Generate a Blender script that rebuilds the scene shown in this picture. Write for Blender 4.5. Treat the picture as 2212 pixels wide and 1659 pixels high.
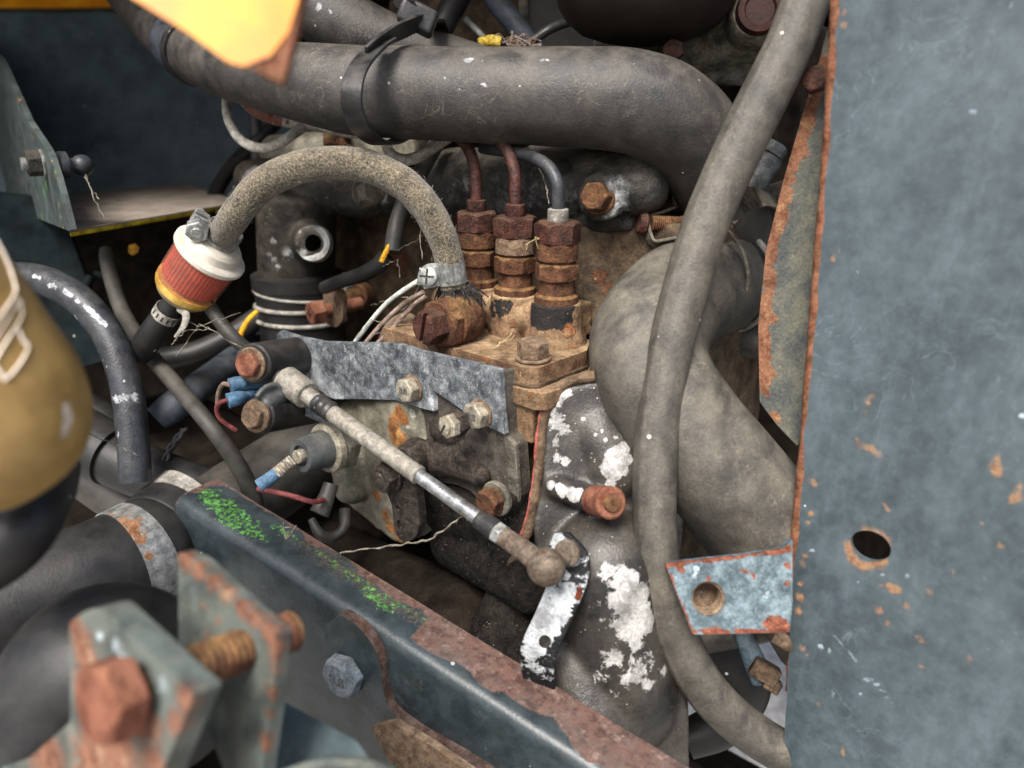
import bpy, bmesh, math, random
import numpy as np
from mathutils import Vector, Matrix, noise
from mathutils.bvhtree import BVHTree

random.seed(7)
SC = bpy.context.scene
COL = SC.collection
for _o in list(bpy.data.objects):
    bpy.data.objects.remove(_o)

# ------------------------------------------------------------------ camera
PITCH = math.radians(20)
CAM = Vector((0, 0, 1.0))
FX = 1659.0                      # focal length in the 2212 x 1659 sketch units used for all placing
CX, CY = 1106.0, 829.5
FWD = Vector((0, math.cos(PITCH), -math.sin(PITCH)))
UP = Vector((0, math.sin(PITCH), math.cos(PITCH)))
RT = Vector((1, 0, 0))
cam_d = bpy.data.cameras.new('camera')
cam_d.lens = 27.0
cam_d.sensor_width = 36.0
cam_d.clip_start = 0.01
cam_d.clip_end = 500
cam_d.dof.use_dof = True
cam_d.dof.focus_distance = 0.43
cam_d.dof.aperture_fstop = 5.4
cam_o = bpy.data.objects.new('camera', cam_d)
cam_o.location = CAM
cam_o.rotation_euler = (math.radians(90) - PITCH, 0, 0)
COL.objects.link(cam_o)
SC.camera = cam_o

# ------------------------------------------------------------------ sky, sun, exposure
SUN_EL, SUN_AZ = math.radians(54), math.radians(200)      # azimuth clockwise from +Y: behind the camera
wd = bpy.data.worlds.new('World')
SC.world = wd
wd.use_nodes = True
_nt = wd.node_tree
_nt.nodes.clear()
_sky = _nt.nodes.new('ShaderNodeTexSky')
_sky.sky_type = 'NISHITA'
_sky.sun_disc = False
_sky.sun_elevation = SUN_EL
_sky.sun_rotation = SUN_AZ
_sky.dust_density = 4.0
_sky.air_density = 1.0
_sky.ozone_density = 0.6
_bg = _nt.nodes.new('ShaderNodeBackground')
_bg.inputs[1].default_value = 0.13
_out = _nt.nodes.new('ShaderNodeOutputWorld')
_nt.links.new(_sky.outputs[0], _bg.inputs[0])
_nt.links.new(_bg.outputs[0], _out.inputs[0])
sun_d = bpy.data.lights.new('sun', 'SUN')
sun_d.energy = 3.0
sun_d.angle = math.radians(24)
sun_d.color = (1.0, 0.98, 0.95)
sun_o = bpy.data.objects.new('sun', sun_d)
_sd = Vector((math.sin(SUN_AZ) * math.cos(SUN_EL), math.cos(SUN_AZ) * math.cos(SUN_EL), math.sin(SUN_EL)))
sun_o.rotation_euler = _sd.to_track_quat('Z', 'Y').to_euler()
COL.objects.link(sun_o)
SC.view_settings.view_transform = 'Standard'
SC.view_settings.look = 'None'
SC.view_settings.gamma = 1.0
SC.view_settings.exposure = 1.02
SC.view_settings.use_curve_mapping = False

# ------------------------------------------------------------------ placing helpers
def P(u, v, d):
    return CAM + FWD * d + RT * ((u - CX) * d / FX) - UP * ((v - CY) * d / FX)

def M(px, d):
    return px * d / FX

def ray(u, v):
    return (FWD + RT * ((u - CX) / FX) - UP * ((v - CY) / FX))

def PP(u, v, plane):
    p0, n = plane
    r = ray(u, v)
    return CAM + r * ((p0 - CAM).dot(n) / r.dot(n))

def camv(x, y, z):
    """camera-space direction (right, up, away) to world"""
    return (RT * x + UP * y + FWD * z).normalized()

TH = math.radians(42)
AX = Vector((math.cos(TH), -math.sin(TH), 0))     # along the engine, towards the fan end
NX = Vector((-math.sin(TH), -math.cos(TH), 0))    # out of the engine's side
ZZ = Vector((0, 0, 1))

def perp(a):
    a = a.normalized()
    b = Vector((0, 0, 1)) if abs(a.z) < 0.9 else Vector((1, 0, 0))
    x = b.cross(a).normalized()
    return x, a.cross(x).normalized()

def catmull(pts, seg=8):
    """pts: list of tuples (Vector, r...) -> densified list of same form"""
    arr = np.array([list(p[0]) + [float(x) for x in p[1:]] for p in pts])
    if len(arr) == 2:
        t = np.linspace(0, 1, seg + 1)[:, None]
        o = arr[0] * (1 - t) + arr[1] * t
    else:
        ext = np.vstack([2 * arr[0] - arr[1], arr, 2 * arr[-1] - arr[-2]])
        o = []
        for i in range(1, len(ext) - 2):
            p0, p1, p2, p3 = ext[i - 1:i + 3]
            for k in range(seg):
                t = k / seg
                o.append(0.5 * (2 * p1 + (p2 - p0) * t + (2 * p0 - 5 * p1 + 4 * p2 - p3) * t * t + (3 * p1 - p0 - 3 * p2 + p3) * t ** 3))
        o.append(arr[-1])
        o = np.array(o)
    return [(Vector(r[:3]),) + tuple(r[3:]) for r in o]

def rnd(pts, r, n=4):
    """round the corners of a 2-d outline; a point may carry its own radius as third value"""
    out = []
    m = len(pts)
    for i in range(m):
        p = Vector(pts[i][:2]); a = Vector(pts[i - 1][:2]); b = Vector(pts[(i + 1) % m][:2])
        rr = pts[i][2] if len(pts[i]) > 2 else r
        la, lb = (a - p).length, (b - p).length
        rr = min(rr, la * .45, lb * .45)
        if rr < 0.5:
            out.append((p.x, p.y)); continue
        s = p + (a - p).normalized() * rr
        e = p + (b - p).normalized() * rr
        for k in range(n + 1):
            t = k / n
            q = s * (1 - t) ** 2 + p * 2 * t * (1 - t) + e * t * t
            out.append((q.x, q.y))
    return out

class G:
    def __init__(s):
        s.v, s.f = [], []
    def add(s, v, f):
        o = len(s.v)
        s.v += [Vector(x) for x in v]
        s.f += [tuple(i + o for i in q) for q in f]
        return s
    def rings(s, rings, closed=False, caps=True):
        n = len(rings[0]); v = [p for r in rings for p in r]; f = []
        m = len(rings)
        for i in range(m if closed else m - 1):
            j = (i + 1) % m
            for k in range(n):
                l = (k + 1) % n
                f.append((i * n + k, i * n + l, j * n + l, j * n + k))
        if caps and not closed:
            f.append(tuple(range(n - 1, -1, -1)))
            f.append(tuple((m - 1) * n + k for k in range(n)))
        return s.add(v, f)
    def tube(s, path, r=None, n=20, seg=8, caps=True, closed=False, flat=None, lump=0.0, lumps=60.0, bead=None, seam=None):
        """path: [(u,v,d[,r_px])] or [(Vector, r_m)]"""
        pts = []
        for p in path:
            if isinstance(p[0], Vector):
                pts.append((p[0], p[1] if len(p) > 1 else r))
            else:
                pts.append((P(*p[:3]), M(p[3], p[2]) if len(p) > 3 else (r if r else 0.005)))
        pts = catmull(pts, seg) if seg > 1 else pts
        m = len(pts)
        rings = []
        t = (pts[1][0] - pts[0][0]).normalized()
        x, y = perp(t)
        sa = math.atan2(seam.dot(t.cross(x)), seam.dot(x)) if seam else 0
        for i in range(m):
            a = pts[max(i - 1, 0)][0]; b = pts[min(i + 1, m - 1)][0]
            t2 = (b - a).normalized()
            q = t.rotation_difference(t2)
            x = q @ x
            t = t2
            x = (x - t * x.dot(t)).normalized(); y = t.cross(x)
            c, rr = pts[i]
            if bead: rr = rr * bead(i / (m - 1))
            ring = []
            for k in range(n):
                an = 2 * math.pi * k / n
                w = x * math.cos(an) + y * math.sin(an)
                r3 = rr
                if seam:
                    da = (an - sa + math.pi) % (2 * math.pi) - math.pi
                    r3 = rr * (1 + .045 * math.exp(-(da / .13) ** 2))
                if lump:
                    r3 = r3 * (1 + lump * noise.noise((c + w * rr) * lumps))
                if flat:
                    fv, fk = flat
                    pv = w * r3
                    pv -= fv * pv.dot(fv) * (1 - fk)
                    ring.append(c + pv)
                else:
                    ring.append(c + w * r3)
            rings.append(ring)
        return s.rings(rings, closed, caps)
    def lathe(s, prof, o, axis, n=32, caps=True, ribs=0, rib=0.0, ph=0.0):
        axis = axis.normalized(); x, y = perp(axis)
        rings = []
        for h, r in prof:
            ring = []
            for k in range(n):
                an = 2 * math.pi * k / n + ph
                rr = r * (1 + (rib * (1 if (k * ribs * 2 // n) % 2 else -1) if ribs else 0))
                ring.append(o + axis * h + (x * math.cos(an) + y * math.sin(an)) * rr)
            rings.append(ring)
        return s.rings(rings, False, caps)
    def cyl(s, p0, p1, r0, r1=None, n=28, ch=None):
        r1 = r0 if r1 is None else r1
        L = (p1 - p0).length
        c = min(r0, r1) * .12 if ch is None else ch
        pr = [(0, r0 - c), (c, r0), (L - c, r1), (L, r1 - c)] if c > 0 else [(0, r0), (L, r1)]
        return s.lathe(pr, p0, p1 - p0, n)
    def capsule(s, p0, p1, r0, r1=None, n=24):
        r1 = r0 if r1 is None else r1
        a = (p1 - p0); L = a.length
        pr = [(-r0 * math.cos(t), max(r0 * math.sin(t), 1e-5)) for t in np.linspace(0.05, math.pi / 2, 7)]
        pr += [(L + r1 * math.sin(t), max(r1 * math.cos(t), 1e-5)) for t in np.linspace(0, math.pi / 2 - .05, 7)]
        return s.lathe(pr, p0, a, n)
    def ball(s, c, r, axis=None, sq=1.0, n=24):
        axis = axis or ZZ
        pr = [(-r * sq * math.cos(t), max(r * math.sin(t), 1e-5)) for t in np.linspace(0.03, math.pi - .03, 15)]
        return s.lathe(pr, c, axis, n)
    def hexa(s, o, axis, r, h, rot=0.0, both=False):
        axis = axis.normalized(); x, y = perp(axis)
        ap = r * math.cos(math.pi / 6)
        def ring(z_c, z_m, k_c=r, k_m=ap):
            q = []
            for k in range(12):
                an = math.pi * k / 6 + rot
                rr, zz = (k_c, z_c) if k % 2 == 0 else (k_m, z_m)
                q.append(o + axis * zz + (x * math.cos(an) + y * math.sin(an)) * rr)
            return q
        R = []
        if both:
            R.append(ring(0, 0, ap * .94, ap * .94)); R.append(ring(r * .10, r * .02))
        else:
            R.append(ring(0, 0))
        R.append(ring(h - r * .12, h - r * .02))
        R.append(ring(h, h, ap * .93, ap * .93))
        return s.rings(R)
    def box(s, c, ex, ey, ez):
        v = [c + ex * i + ey * j + ez * k for i in (-1, 1) for j in (-1, 1) for k in (-1, 1)]
        f = [(0, 1, 3, 2), (4, 6, 7, 5), (0, 4, 5, 1), (2, 3, 7, 6), (0, 2, 6, 4), (1, 5, 7, 3)]
        return s.add(v, f)
    def prism(s, pts, thick, holes=(), grid=0):
        bm = bmesh.new()
        nrm = thick.normalized()
        def loop(ps):
            vs = [bm.verts.new(p) for p in ps]
            return [bm.edges.new((vs[i - 1], vs[i])) for i in range(len(vs))]
        ed = loop(pts)
        x, y = perp(nrm)
        for c, r in holes:
            rr = r if isinstance(r, (tuple, list)) else (r, r)
            ed += loop([c + x * rr[0] * math.cos(2 * math.pi * k / 24) + y * rr[1] * math.sin(2 * math.pi * k / 24) for k in range(24)])
        bmesh.ops.triangle_fill(bm, use_beauty=True, use_dissolve=False, edges=ed, normal=nrm)
        if grid:
            for ax in (x, y):
                ds = [v.co.dot(ax) for v in bm.verts]
                lo, hi = min(ds), max(ds)
                k = lo + grid
                while k < hi:
                    bmesh.ops.bisect_plane(bm, geom=bm.verts[:] + bm.edges[:] + bm.faces[:], plane_co=ax * k, plane_no=ax, dist=1e-7)
                    k += grid
        r = bmesh.ops.extrude_face_region(bm, geom=bm.faces[:])
        bmesh.ops.translate(bm, verts=[g for g in r['geom'] if isinstance(g, bmesh.types.BMVert)], vec=thick)
        bm.verts.index_update()
        s.add([v.co.copy() for v in bm.verts], [tuple(v.index for v in f.verts) for f in bm.faces])
        bm.free()
        return s
    def ribbon(s, path, wdir, w, th, seg=8, closed=False):
        """strap: path points, width along wdir (vector or list), thickness outward"""
        pts = [(p[0] if isinstance(p[0], Vector) else P(*p[:3]),) for p in path]
        pts = catmull(pts, seg)
        if closed: pts = pts[:-1] if (pts[0][0] - pts[-1][0]).length < 1e-5 else pts
        m = len(pts); rings = []
        for i in range(m):
            a = pts[(i - 1) % m if closed else max(i - 1, 0)][0]; b = pts[(i + 1) % m if closed else min(i + 1, m - 1)][0]
            t = (b - a).normalized()
            wd_ = (wdir - t * wdir.dot(t)).normalized()
            nn = t.cross(wd_)
            c = pts[i][0]
            rings.append([c + wd_ * w / 2 - nn * th / 2, c + wd_ * w / 2 + nn * th / 2, c - wd_ * w / 2 + nn * th / 2, c - wd_ * w / 2 - nn * th / 2])
        return s.rings(rings, closed)
    def torus(s, c, axis, R, r, n=64, m=10, a0=0, a1=2 * math.pi, sx=1.0):
        x, y = perp(axis.normalized())
        full = abs(a1 - a0) > 6.28
        k = n if full else n + 1
        pts = [(c + x * R * sx * math.cos(a0 + (a1 - a0) * i / n) + y * R * math.sin(a0 + (a1 - a0) * i / n), r) for i in range(k)]
        return s.tube(pts, n=m, seg=1, closed=full)

# ------------------------------------------------------------------ objects
ROOTS = []
def tag(o, label=None, cat=None, group=None, kind=None):
    if label: o['label'] = label
    if cat: o['category'] = cat
    if group: o['group'] = group
    if kind: o['kind'] = kind
    return o

def T(name, label, cat, group=None):
    o = bpy.data.objects.new(name, None)
    COL.objects.link(o)
    o.empty_display_size = 0.02
    ROOTS.append(o)
    return tag(o, label, cat, group)

def mesh_from(g, name):
    me = bpy.data.meshes.new(name)
    me.from_pydata([tuple(v) for v in g.v], [], g.f)
    bm = bmesh.new(); bm.from_mesh(me)
    bmesh.ops.recalc_face_normals(bm, faces=bm.faces)
    bm.to_mesh(me); bm.free()
    return me

def mk(name, g, mat, parent=None, sharp=35, bevel=0, seg=2, smooth=True, label=None):
    me = mesh_from(g, name)
    me.materials.append(mat)
    if smooth:
        me.polygons.foreach_set('use_smooth', [True] * len(me.polygons))
        me.set_sharp_from_angle(angle=math.radians(sharp))
    o = bpy.data.objects.new(name, me)
    COL.objects.link(o)
    if parent: o.parent = parent
    if bevel:
        b = o.modifiers.new('edge', 'BEVEL')
        b.width = bevel; b.segments = seg; b.limit_method = 'ANGLE'; b.angle_limit = math.radians(38)
        b.harden_normals = False
    if label: o['label'] = label
    return o

def solo(name, g, mat, label, cat, group=None, **k):
    return tag(mk(name, g, mat, **k), label, cat, group)

def bake(o):
    dg = bpy.context.evaluated_depsgraph_get()
    dg.update()
    me = bpy.data.meshes.new_from_object(o.evaluated_get(dg))
    o.modifiers.clear()
    old = o.data
    o.data = me
    bpy.data.meshes.remove(old)
    return o

def cast(name, g, mat, parent=None, voxel=0.0016, smooth=6, rough=0.0, rs=120.0, cuts=(), label=None):
    """a casting: overlapping solids melted into one skin"""
    o = mk(name, g, mat, parent, smooth=False, label=label)
    r = o.modifiers.new('skin', 'REMESH'); r.mode = 'VOXEL'; r.voxel_size = voxel
    if smooth:
        s = o.modifiers.new('soft', 'SMOOTH'); s.iterations = smooth; s.factor = .5
    cs_l = []
    for cu in cuts:
        c = mk('cut', cu, mat); cs_l.append(c)
        b = o.modifiers.new('cut', 'BOOLEAN'); b.object = c; b.operation = 'DIFFERENCE'; b.solver = 'EXACT'
    bake(o)
    for c in cs_l:
        bpy.data.objects.remove(c)
    me = o.data
    if rough:
        nv = len(me.vertices)
        co = np.empty(nv * 3); no = np.empty(nv * 3)
        me.vertices.foreach_get('co', co)
        me.vertex_normals.foreach_get('vector', no)
        co = co.reshape(nv, 3); no = no.reshape(nv, 3)
        am = np.array([noise.noise(Vector(c) * rs) + .5 * noise.noise(Vector(c) * rs * 2.7) for c in co])
        co = co + no * (rough * am)[:, None]
        me.vertices.foreach_set('co', co.ravel())
        me.update()
    me.polygons.foreach_set('use_smooth', [True] * len(me.polygons))
    me.set_sharp_from_angle(angle=math.radians(50))
    return o

def bvh_of(o):
    me = o.data
    return BVHTree.FromPolygons([v.co.copy() for v in me.vertices], [tuple(p.vertices) for p in me.polygons])

def wear(o, R=(), Gc=(), B=(), fnR=None, fnG=None, fnB=None):
    """wear masks held on the mesh: worn spots listed by where they sit; (u,v,r_px[,strength])"""
    me = o.data
    n = len(me.vertices)
    co = np.empty(n * 3); me.vertices.foreach_get('co', co); co = co.reshape(n, 3)
    bv = bvh_of(o)
    out = np.zeros((n, 4)); out[:, 3] = 1
    for ch, spots, fn in ((0, R, fnR), (1, Gc, fnG), (2, B, fnB)):
        for sp in spots:
            u, v, r = sp[:3]; st = sp[3] if len(sp) > 3 else 1.0
            h = bv.ray_cast(CAM, ray(u, v).normalized())
            if h[0] is None: continue
            p = np.array(h[0]); dep = (h[0] - CAM).dot(FWD)
            rr = M(r, dep)
            d = np.linalg.norm(co - p, axis=1)
            m = st * np.clip(1.0 - .55 * d / rr, 0, 1)
            out[:, ch] = np.maximum(out[:, ch], m)
        if fn is not None:
            out[:, ch] = np.maximum(out[:, ch], fn(co))
    a = me.attributes.get('wear') or me.attributes.new('wear', 'FLOAT_COLOR', 'POINT')
    a.data.foreach_set('color', out.ravel())
    return o

def at_on(o, u, v, lift=0.0):
    h = bvh_of(o).ray_cast(CAM, ray(u, v).normalized())
    if h[0] is None: return None
    return h[0] + h[1] * lift
# ------------------------------------------------------------------ materials
def C(h):
    h = h.lstrip('#')
    c = [int(h[i:i + 2], 16) / 255 for i in (0, 2, 4)]
    return tuple(x / 12.92 if x <= .04045 else ((x + .055) / 1.055) ** 2.4 for x in c) + (1,)

class NB:
    def __init__(s, name):
        s.m = bpy.data.materials.new(name)
        s.m.use_nodes = True
        s.t = s.m.node_tree
        s.t.nodes.clear()
        s.out = s.t.nodes.new('ShaderNodeOutputMaterial')
        s.b = s.t.nodes.new('ShaderNodeBsdfPrincipled')
        s.t.links.new(s.b.outputs[0], s.out.inputs[0])
        s.geo = s.t.nodes.new('ShaderNodeNewGeometry')
        s.pos = s.geo.outputs['Position']
    def L(s, a, b):
        s.t.links.new(a, b)
    def put(s, sock, v):
        if hasattr(v, 'links'): s.L(v, sock)
        else: sock.default_value = v
    def noise(s, sc, det=5, ro=.6, dist=0.0, vec=None, off=0.0):
        n = s.t.nodes.new('ShaderNodeTexNoise')
        n.inputs['Scale'].default_value = sc; n.inputs['Detail'].default_value = det
        n.inputs['Roughness'].default_value = ro; n.inputs['Distortion'].default_value = dist
        v = vec or s.pos
        if off:
            m = s.t.nodes.new('ShaderNodeVectorMath'); m.operation = 'ADD'
            s.L(v, m.inputs[0]); m.inputs[1].default_value = (off, off * .7, off * 1.3); v = m.outputs[0]
        s.L(v, n.inputs['Vector'])
        return n.outputs['Fac']
    def vor(s, sc, feat='F1', rnd_=1.0):
        n = s.t.nodes.new('ShaderNodeTexVoronoi'); n.feature = feat
        n.inputs['Scale'].default_value = sc; n.inputs['Randomness'].default_value = rnd_
        s.L(s.pos, n.inputs['Vector'])
        return n
    def math(s, op, a, b=0.0, c=0.0):
        n = s.t.nodes.new('ShaderNodeMath'); n.operation = op
        s.put(n.inputs[0], a); s.put(n.inputs[1], b); s.put(n.inputs[2], c)
        return n.outputs[0]
    def step(s, x, lo, hi, a=0.0, b=1.0):
        n = s.t.nodes.new('ShaderNodeMapRange'); n.interpolation_type = 'SMOOTHSTEP'
        s.put(n.inputs['Value'], x)
        n.inputs['From Min'].default_value = lo; n.inputs['From Max'].default_value = hi
        n.inputs['To Min'].default_value = a; n.inputs['To Max'].default_value = b
        return n.outputs[0]
    def mix(s, f, a, b):
        n = s.t.nodes.new('ShaderNodeMix'); n.data_type = 'RGBA'
        s.put(n.inputs[0], f); s.put(n.inputs[6], a); s.put(n.inputs[7], b)
        return n.outputs[2]
    def attr(s):
        n = s.t.nodes.new('ShaderNodeAttribute'); n.attribute_name = 'wear'
        q = s.t.nodes.new('ShaderNodeSeparateColor')
        s.L(n.outputs['Color'], q.inputs[0])
        return q.outputs
    def nz(s):
        q = s.t.nodes.new('ShaderNodeSeparateXYZ'); s.L(s.geo.outputs['Normal'], q.inputs[0])
        return q.outputs[2]

def wm(name, c1, c2, sc=120, lo=.38, hi=.62, big=None, dust=None, rust=0.0, rc=('2e140d', '5c2a17', '8a5030'), rs=180,
       chip='c8c8c4', cb=0.0, cs=220, third='4a8f35', tb=0.0, speck=None, lines=None, ro=.7, ro2=.15, metal=0.0,
       bump=.25, bs=600, coat=0.0, spec=.18, masks=True, fuzz=0.0, crisp=.05, grit=.42, gs=750, dlow=.3, cro=.68, streak=None):
    k = NB(name)
    n1 = k.noise(sc, 6, .62)
    col = k.mix(k.step(n1, lo, hi), C(c1), C(c2))
    if big:
        col = k.mix(k.math('MULTIPLY', k.step(k.noise(big[1] * 1.6, 6, .62, .5, off=3.1), .36, .70), big[2]), col, C(big[0]))
    fine = k.noise(bs, 4, .6)
    hgt = fine
    if lines:       # hair, lint and scuffs: thin wandering pale strokes
        w = k.noise(lines[1], 3, .5, 1.2, off=7.7)
        ln = k.math('SUBTRACT', 1.0, k.step(k.math('ABSOLUTE', k.math('SUBTRACT', w, .5)), .0, .012))
        gate = k.step(k.noise(lines[1] * .45, 2, .5, off=1.9), .5, .64)
        col = k.mix(k.math('MULTIPLY', k.math('MULTIPLY', ln, gate), lines[2]), col, C(lines[0]))
    if streak:
        mv = k.t.nodes.new('ShaderNodeVectorMath'); mv.operation = 'MULTIPLY'
        k.L(k.pos, mv.inputs[0]); mv.inputs[1].default_value = (1, 1, .1)
        sn = k.noise(streak[1], 5, .65, .3, vec=mv.outputs[0])
        col = k.mix(k.math('MULTIPLY', k.step(sn, .5, .72), streak[2]), col, C(streak[0]))
    rough = ro
    rmask = None
    if masks:
        at = k.attr()
        nb = k.noise(cs, 8 if cro > .7 else 6, cro, .3, off=5.3)
        nr = k.noise(rs, 6, .68, .3, off=2.3)
        cm = k.math('ADD', k.math('ADD', at[1], cb), k.math('MULTIPLY', k.math('SUBTRACT', nb, .5), 1.3))
        cm = k.step(cm, .42 - crisp, .42 + crisp)
        cc = k.mix(k.step(k.noise(cs * .7, 6, .7, off=8.2), .36, .66), C(chip), tuple(x * .38 for x in C(chip)[:3]) + (1,))
        col = k.mix(cm, col, cc)
        tm = k.math('ADD', k.math('ADD', at[2], tb), k.math('MULTIPLY', k.math('SUBTRACT', k.noise(cs * 1.2, 6, .68, .2, off=9.9), .5), 1.3))
        tm = k.step(tm, .42 - crisp, .42 + crisp)
        col = k.mix(tm, col, C(third))
        rm = k.math('ADD', k.math('ADD', at[0], rust), k.math('MULTIPLY', k.math('SUBTRACT', nr, .5), 1.3))
        rmask = k.step(rm, .42 - crisp * 1.6, .42 + crisp * 1.6)
        rr = k.mix(k.step(k.noise(rs * 1.4, 6, .7, off=4.4), .36, .56), C(rc[0]), C(rc[1]))
        rr = k.mix(k.step(k.noise(rs * 1.1, 5, .7, off=6.4), .54, .70), rr, C(rc[2]))
        col = k.mix(rmask, col, rr)
    if speck:
        v = k.vor(speck[1])
        q = k.t.nodes.new('ShaderNodeSeparateColor'); k.L(v.outputs['Color'], q.inputs[0])
        sm = k.math('MULTIPLY', k.math('LESS_THAN', v.outputs['Distance'], k.math('MULTIPLY', q.outputs[1], .26)), k.math('LESS_THAN', q.outputs[0], speck[2]))
        col = k.mix(sm, col, C(speck[0]))
    if dust:
        up = k.step(k.nz(), -.3, .9, dlow, 1.0)
        dm = k.math('MULTIPLY', k.math('MULTIPLY', k.step(k.noise(dust[1], 5, .65, .4, off=11.0), .26, .74), up), dust[2])
        if masks: dm = k.math('MULTIPLY', dm, k.math('SUBTRACT', 1.0, k.math('MULTIPLY', k.math('MAXIMUM', tm, cm), .85)))
        col = k.mix(dm, col, C(dust[0]))
        rough = k.math('ADD', ro, k.math('MULTIPLY', dm, .2))
    else:
        dm = None
    if grit:
        gn = k.math('ADD', k.math('MULTIPLY', k.noise(gs, 5, .72, .2, off=13.7), 1.0), k.math('MULTIPLY', k.math('SUBTRACT', n1, .5), .6))
        ga = k.math('ADD', 1.0, k.math('MULTIPLY', k.math('SUBTRACT', gn, .5), grit * 5.0))
        vm = k.t.nodes.new('ShaderNodeVectorMath'); vm.operation = 'SCALE'
        k.L(col, vm.inputs[0]); k.put(vm.inputs['Scale'], k.math('MINIMUM', k.math('MAXIMUM', ga, .25), 2.2))
        col = vm.outputs[0]
    k.put(k.b.inputs['Base Color'], col)
    if rmask is not None:
        rough = k.math('MAXIMUM', rough if hasattr(rough, 'links') else float(rough), k.math('MULTIPLY', rmask, .88))
        if metal:
            k.put(k.b.inputs['Metallic'], k.math('MULTIPLY', k.math('SUBTRACT', 1.0, rmask), metal))
    elif metal:
        k.b.inputs['Metallic'].default_value = metal
    rv = k.math('ADD', rough, k.math('MULTIPLY', k.math('SUBTRACT', n1, .5), ro2 * 2))
    k.put(k.b.inputs['Roughness'], k.math('MINIMUM', k.math('MAXIMUM', rv, .12), 1.0))
    k.b.inputs['Specular IOR Level'].default_value = spec
    if coat:
        k.b.inputs['Coat Weight'].default_value = coat
        k.b.inputs['Coat Roughness'].default_value = .2
    if fuzz:
        k.b.inputs['Sheen Weight'].default_value = fuzz
        k.b.inputs['Sheen Roughness'].default_value = .5
    h = k.math('ADD', k.math('MULTIPLY', fine, .55), k.math('MULTIPLY', n1, .35))
    if rmask is not None:
        h = k.math('ADD', h, k.math('MULTIPLY', rmask, k.math('ADD', k.math('MULTIPLY', nr, 1.2), -.35)))
        h = k.math('SUBTRACT', h, k.math('MULTIPLY', cm, .3))
    bp = k.t.nodes.new('ShaderNodeBump')
    bp.inputs['Strength'].default_value = min(bump * 1.7, 1.0)
    bp.inputs['Distance'].default_value = .0016
    k.put(bp.inputs['Height'], h)
    k.L(bp.outputs[0], k.b.inputs['Normal'])
    return k.m

MT = {}
DUST = '8d8270'
MT['hose'] = wm('dusty_rubber', '201f1e', '2d2b29', 80, .3, .7, big=('191a1c', 30, .5), dust=('6b645a', 60, .5), lines=('8d8472', 75, .28), streak=('554f47', 50, .35),
                chip='97999a', speck=('a5a298', 260, .015), ro=.52, ro2=.1, bump=.25, bs=900, rs=120, grit=.32, spec=.45)
MT['hose_tan'] = wm('tan_dusted_rubber', '302e2b', '3e3b36', 80, .3, .7, big=('2a2926', 26, .45), dust=('7d7668', 60, .6), lines=('9a917f', 65, .28), streak=('6b6457', 40, .4),
                    chip='b5b2a8', speck=('bab6aa', 200, .008), ro=.54, ro2=.1, bump=.25, bs=800, grit=.3, spec=.4)
MT['hose_black'] = wm('black_rubber', '131314', '1b1b1c', 60, .3, .7, dust=('47443e', 50, .35), speck=('c8c8c8', 240, .008), chip='c8c8c8', ro=.45, bump=.12, grit=.15, spec=.35)
MT['hose_grey'] = wm('grey_rubber', '2b2a27', '383632', 90, dust=('635d53', 50, .4), speck=('a5a092', 260, .01), ro=.5, bump=.15, grit=.18, spec=.4)
MT['hose_blue'] = wm('blue_grey_sheathing', '242a31', '353c45', 90, dust=('5f5d58', 60, .35), ro=.5, bump=.2, grit=.25)
MT['braid'] = wm('dirty_braided_cloth', '2c271f', '665d4d', 900, .36, .64, big=('3a352b', 60, .5), dust=('9a8d74', 150, .5), lines=('c2b799', 130, .6),
                 ro=.95, bump=1.0, bs=1700, fuzz=.25, masks=False, grit=.8, gs=1300)
MT['thread'] = wm('black_thread', '1e1c1b', '3a3632', 600, ro=.9, masks=False)
MT['cast'] = wm('black_painted_casting', '141516', '212120', 90, big=('38342d', 30, .6), dust=('6f6557', 70, .5), chip='9a9a96', cb=-.06, cs=380,
                speck=('7d776b', 520, .10), ro=.5, bump=.5, bs=700, rust=-.1, crisp=.14)
MT['cast_grey'] = wm('worn_grey_casting', '2a2a27', '55524b', 130, big=('6f6b60', 45, .5), dust=('857b68', 80, .55), chip='a9a8a2', cb=.04, cs=300,
                     rust=-.02, ro=.65, bump=.6, bs=600, crisp=.12)
MT['cast_cover'] = wm('peeling_black_cover', '121314', '1f1f1f', 50, big=('3c3832', 20, .55), dust=('665e53', 45, .36), chip='aaa8a4', cb=.05, cs=130, cro=.76,
                      speck=('a0978a', 620, .12), ro=.34, bump=.2, bs=800, rust=-.12, crisp=.035, spec=.4)
MT['block'] = wm('grimy_engine_block', '3a2f24', '564636', 80, big=('2a231d', 30, .6), dust=('7d6e59', 60, .45), rust=.0, rc=('3a2114', '553220', '6d4a30'), ro=.85, bump=.7, bs=400, speck=('a3957c', 500, .05))
MT['pump'] = wm('dusty_rusted_pump', '54402f', '6f5641', 170, big=('4f3525', 45, .6), dust=('a58c6c', 60, .9), rust=.05, rc=('55301d', '7a482b', '946639'),
                third='15181c', chip='b8b0a2', cs=200, ro=.85, bump=.7, bs=900, rs=140, crisp=.03, dlow=.22, speck=('b09a7c', 700, .06))
MT['pumpgrey'] = wm('stained_alloy_body', '6a675a', '928d7c', 60, .35, .65, big=('47443a', 24, .6), dust=('5f5546', 40, .4), rust=-.02, rs=80, rc=('5f3a1e', '8a5a2e', 'a57a48'), chip='cfcbbb', cb=.05, cs=90, ro=.45, bump=.4, metal=.1, spec=.3)
MT['rust'] = wm('brown_rust', '2f1a14', '4a2c21', 200, .35, .65, big=('5f4230', 70, .45), dust=('8f7047', 110, .6), ro=.8, bump=.8, bs=700, masks=False, dlow=.12, grit=.5)
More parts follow.
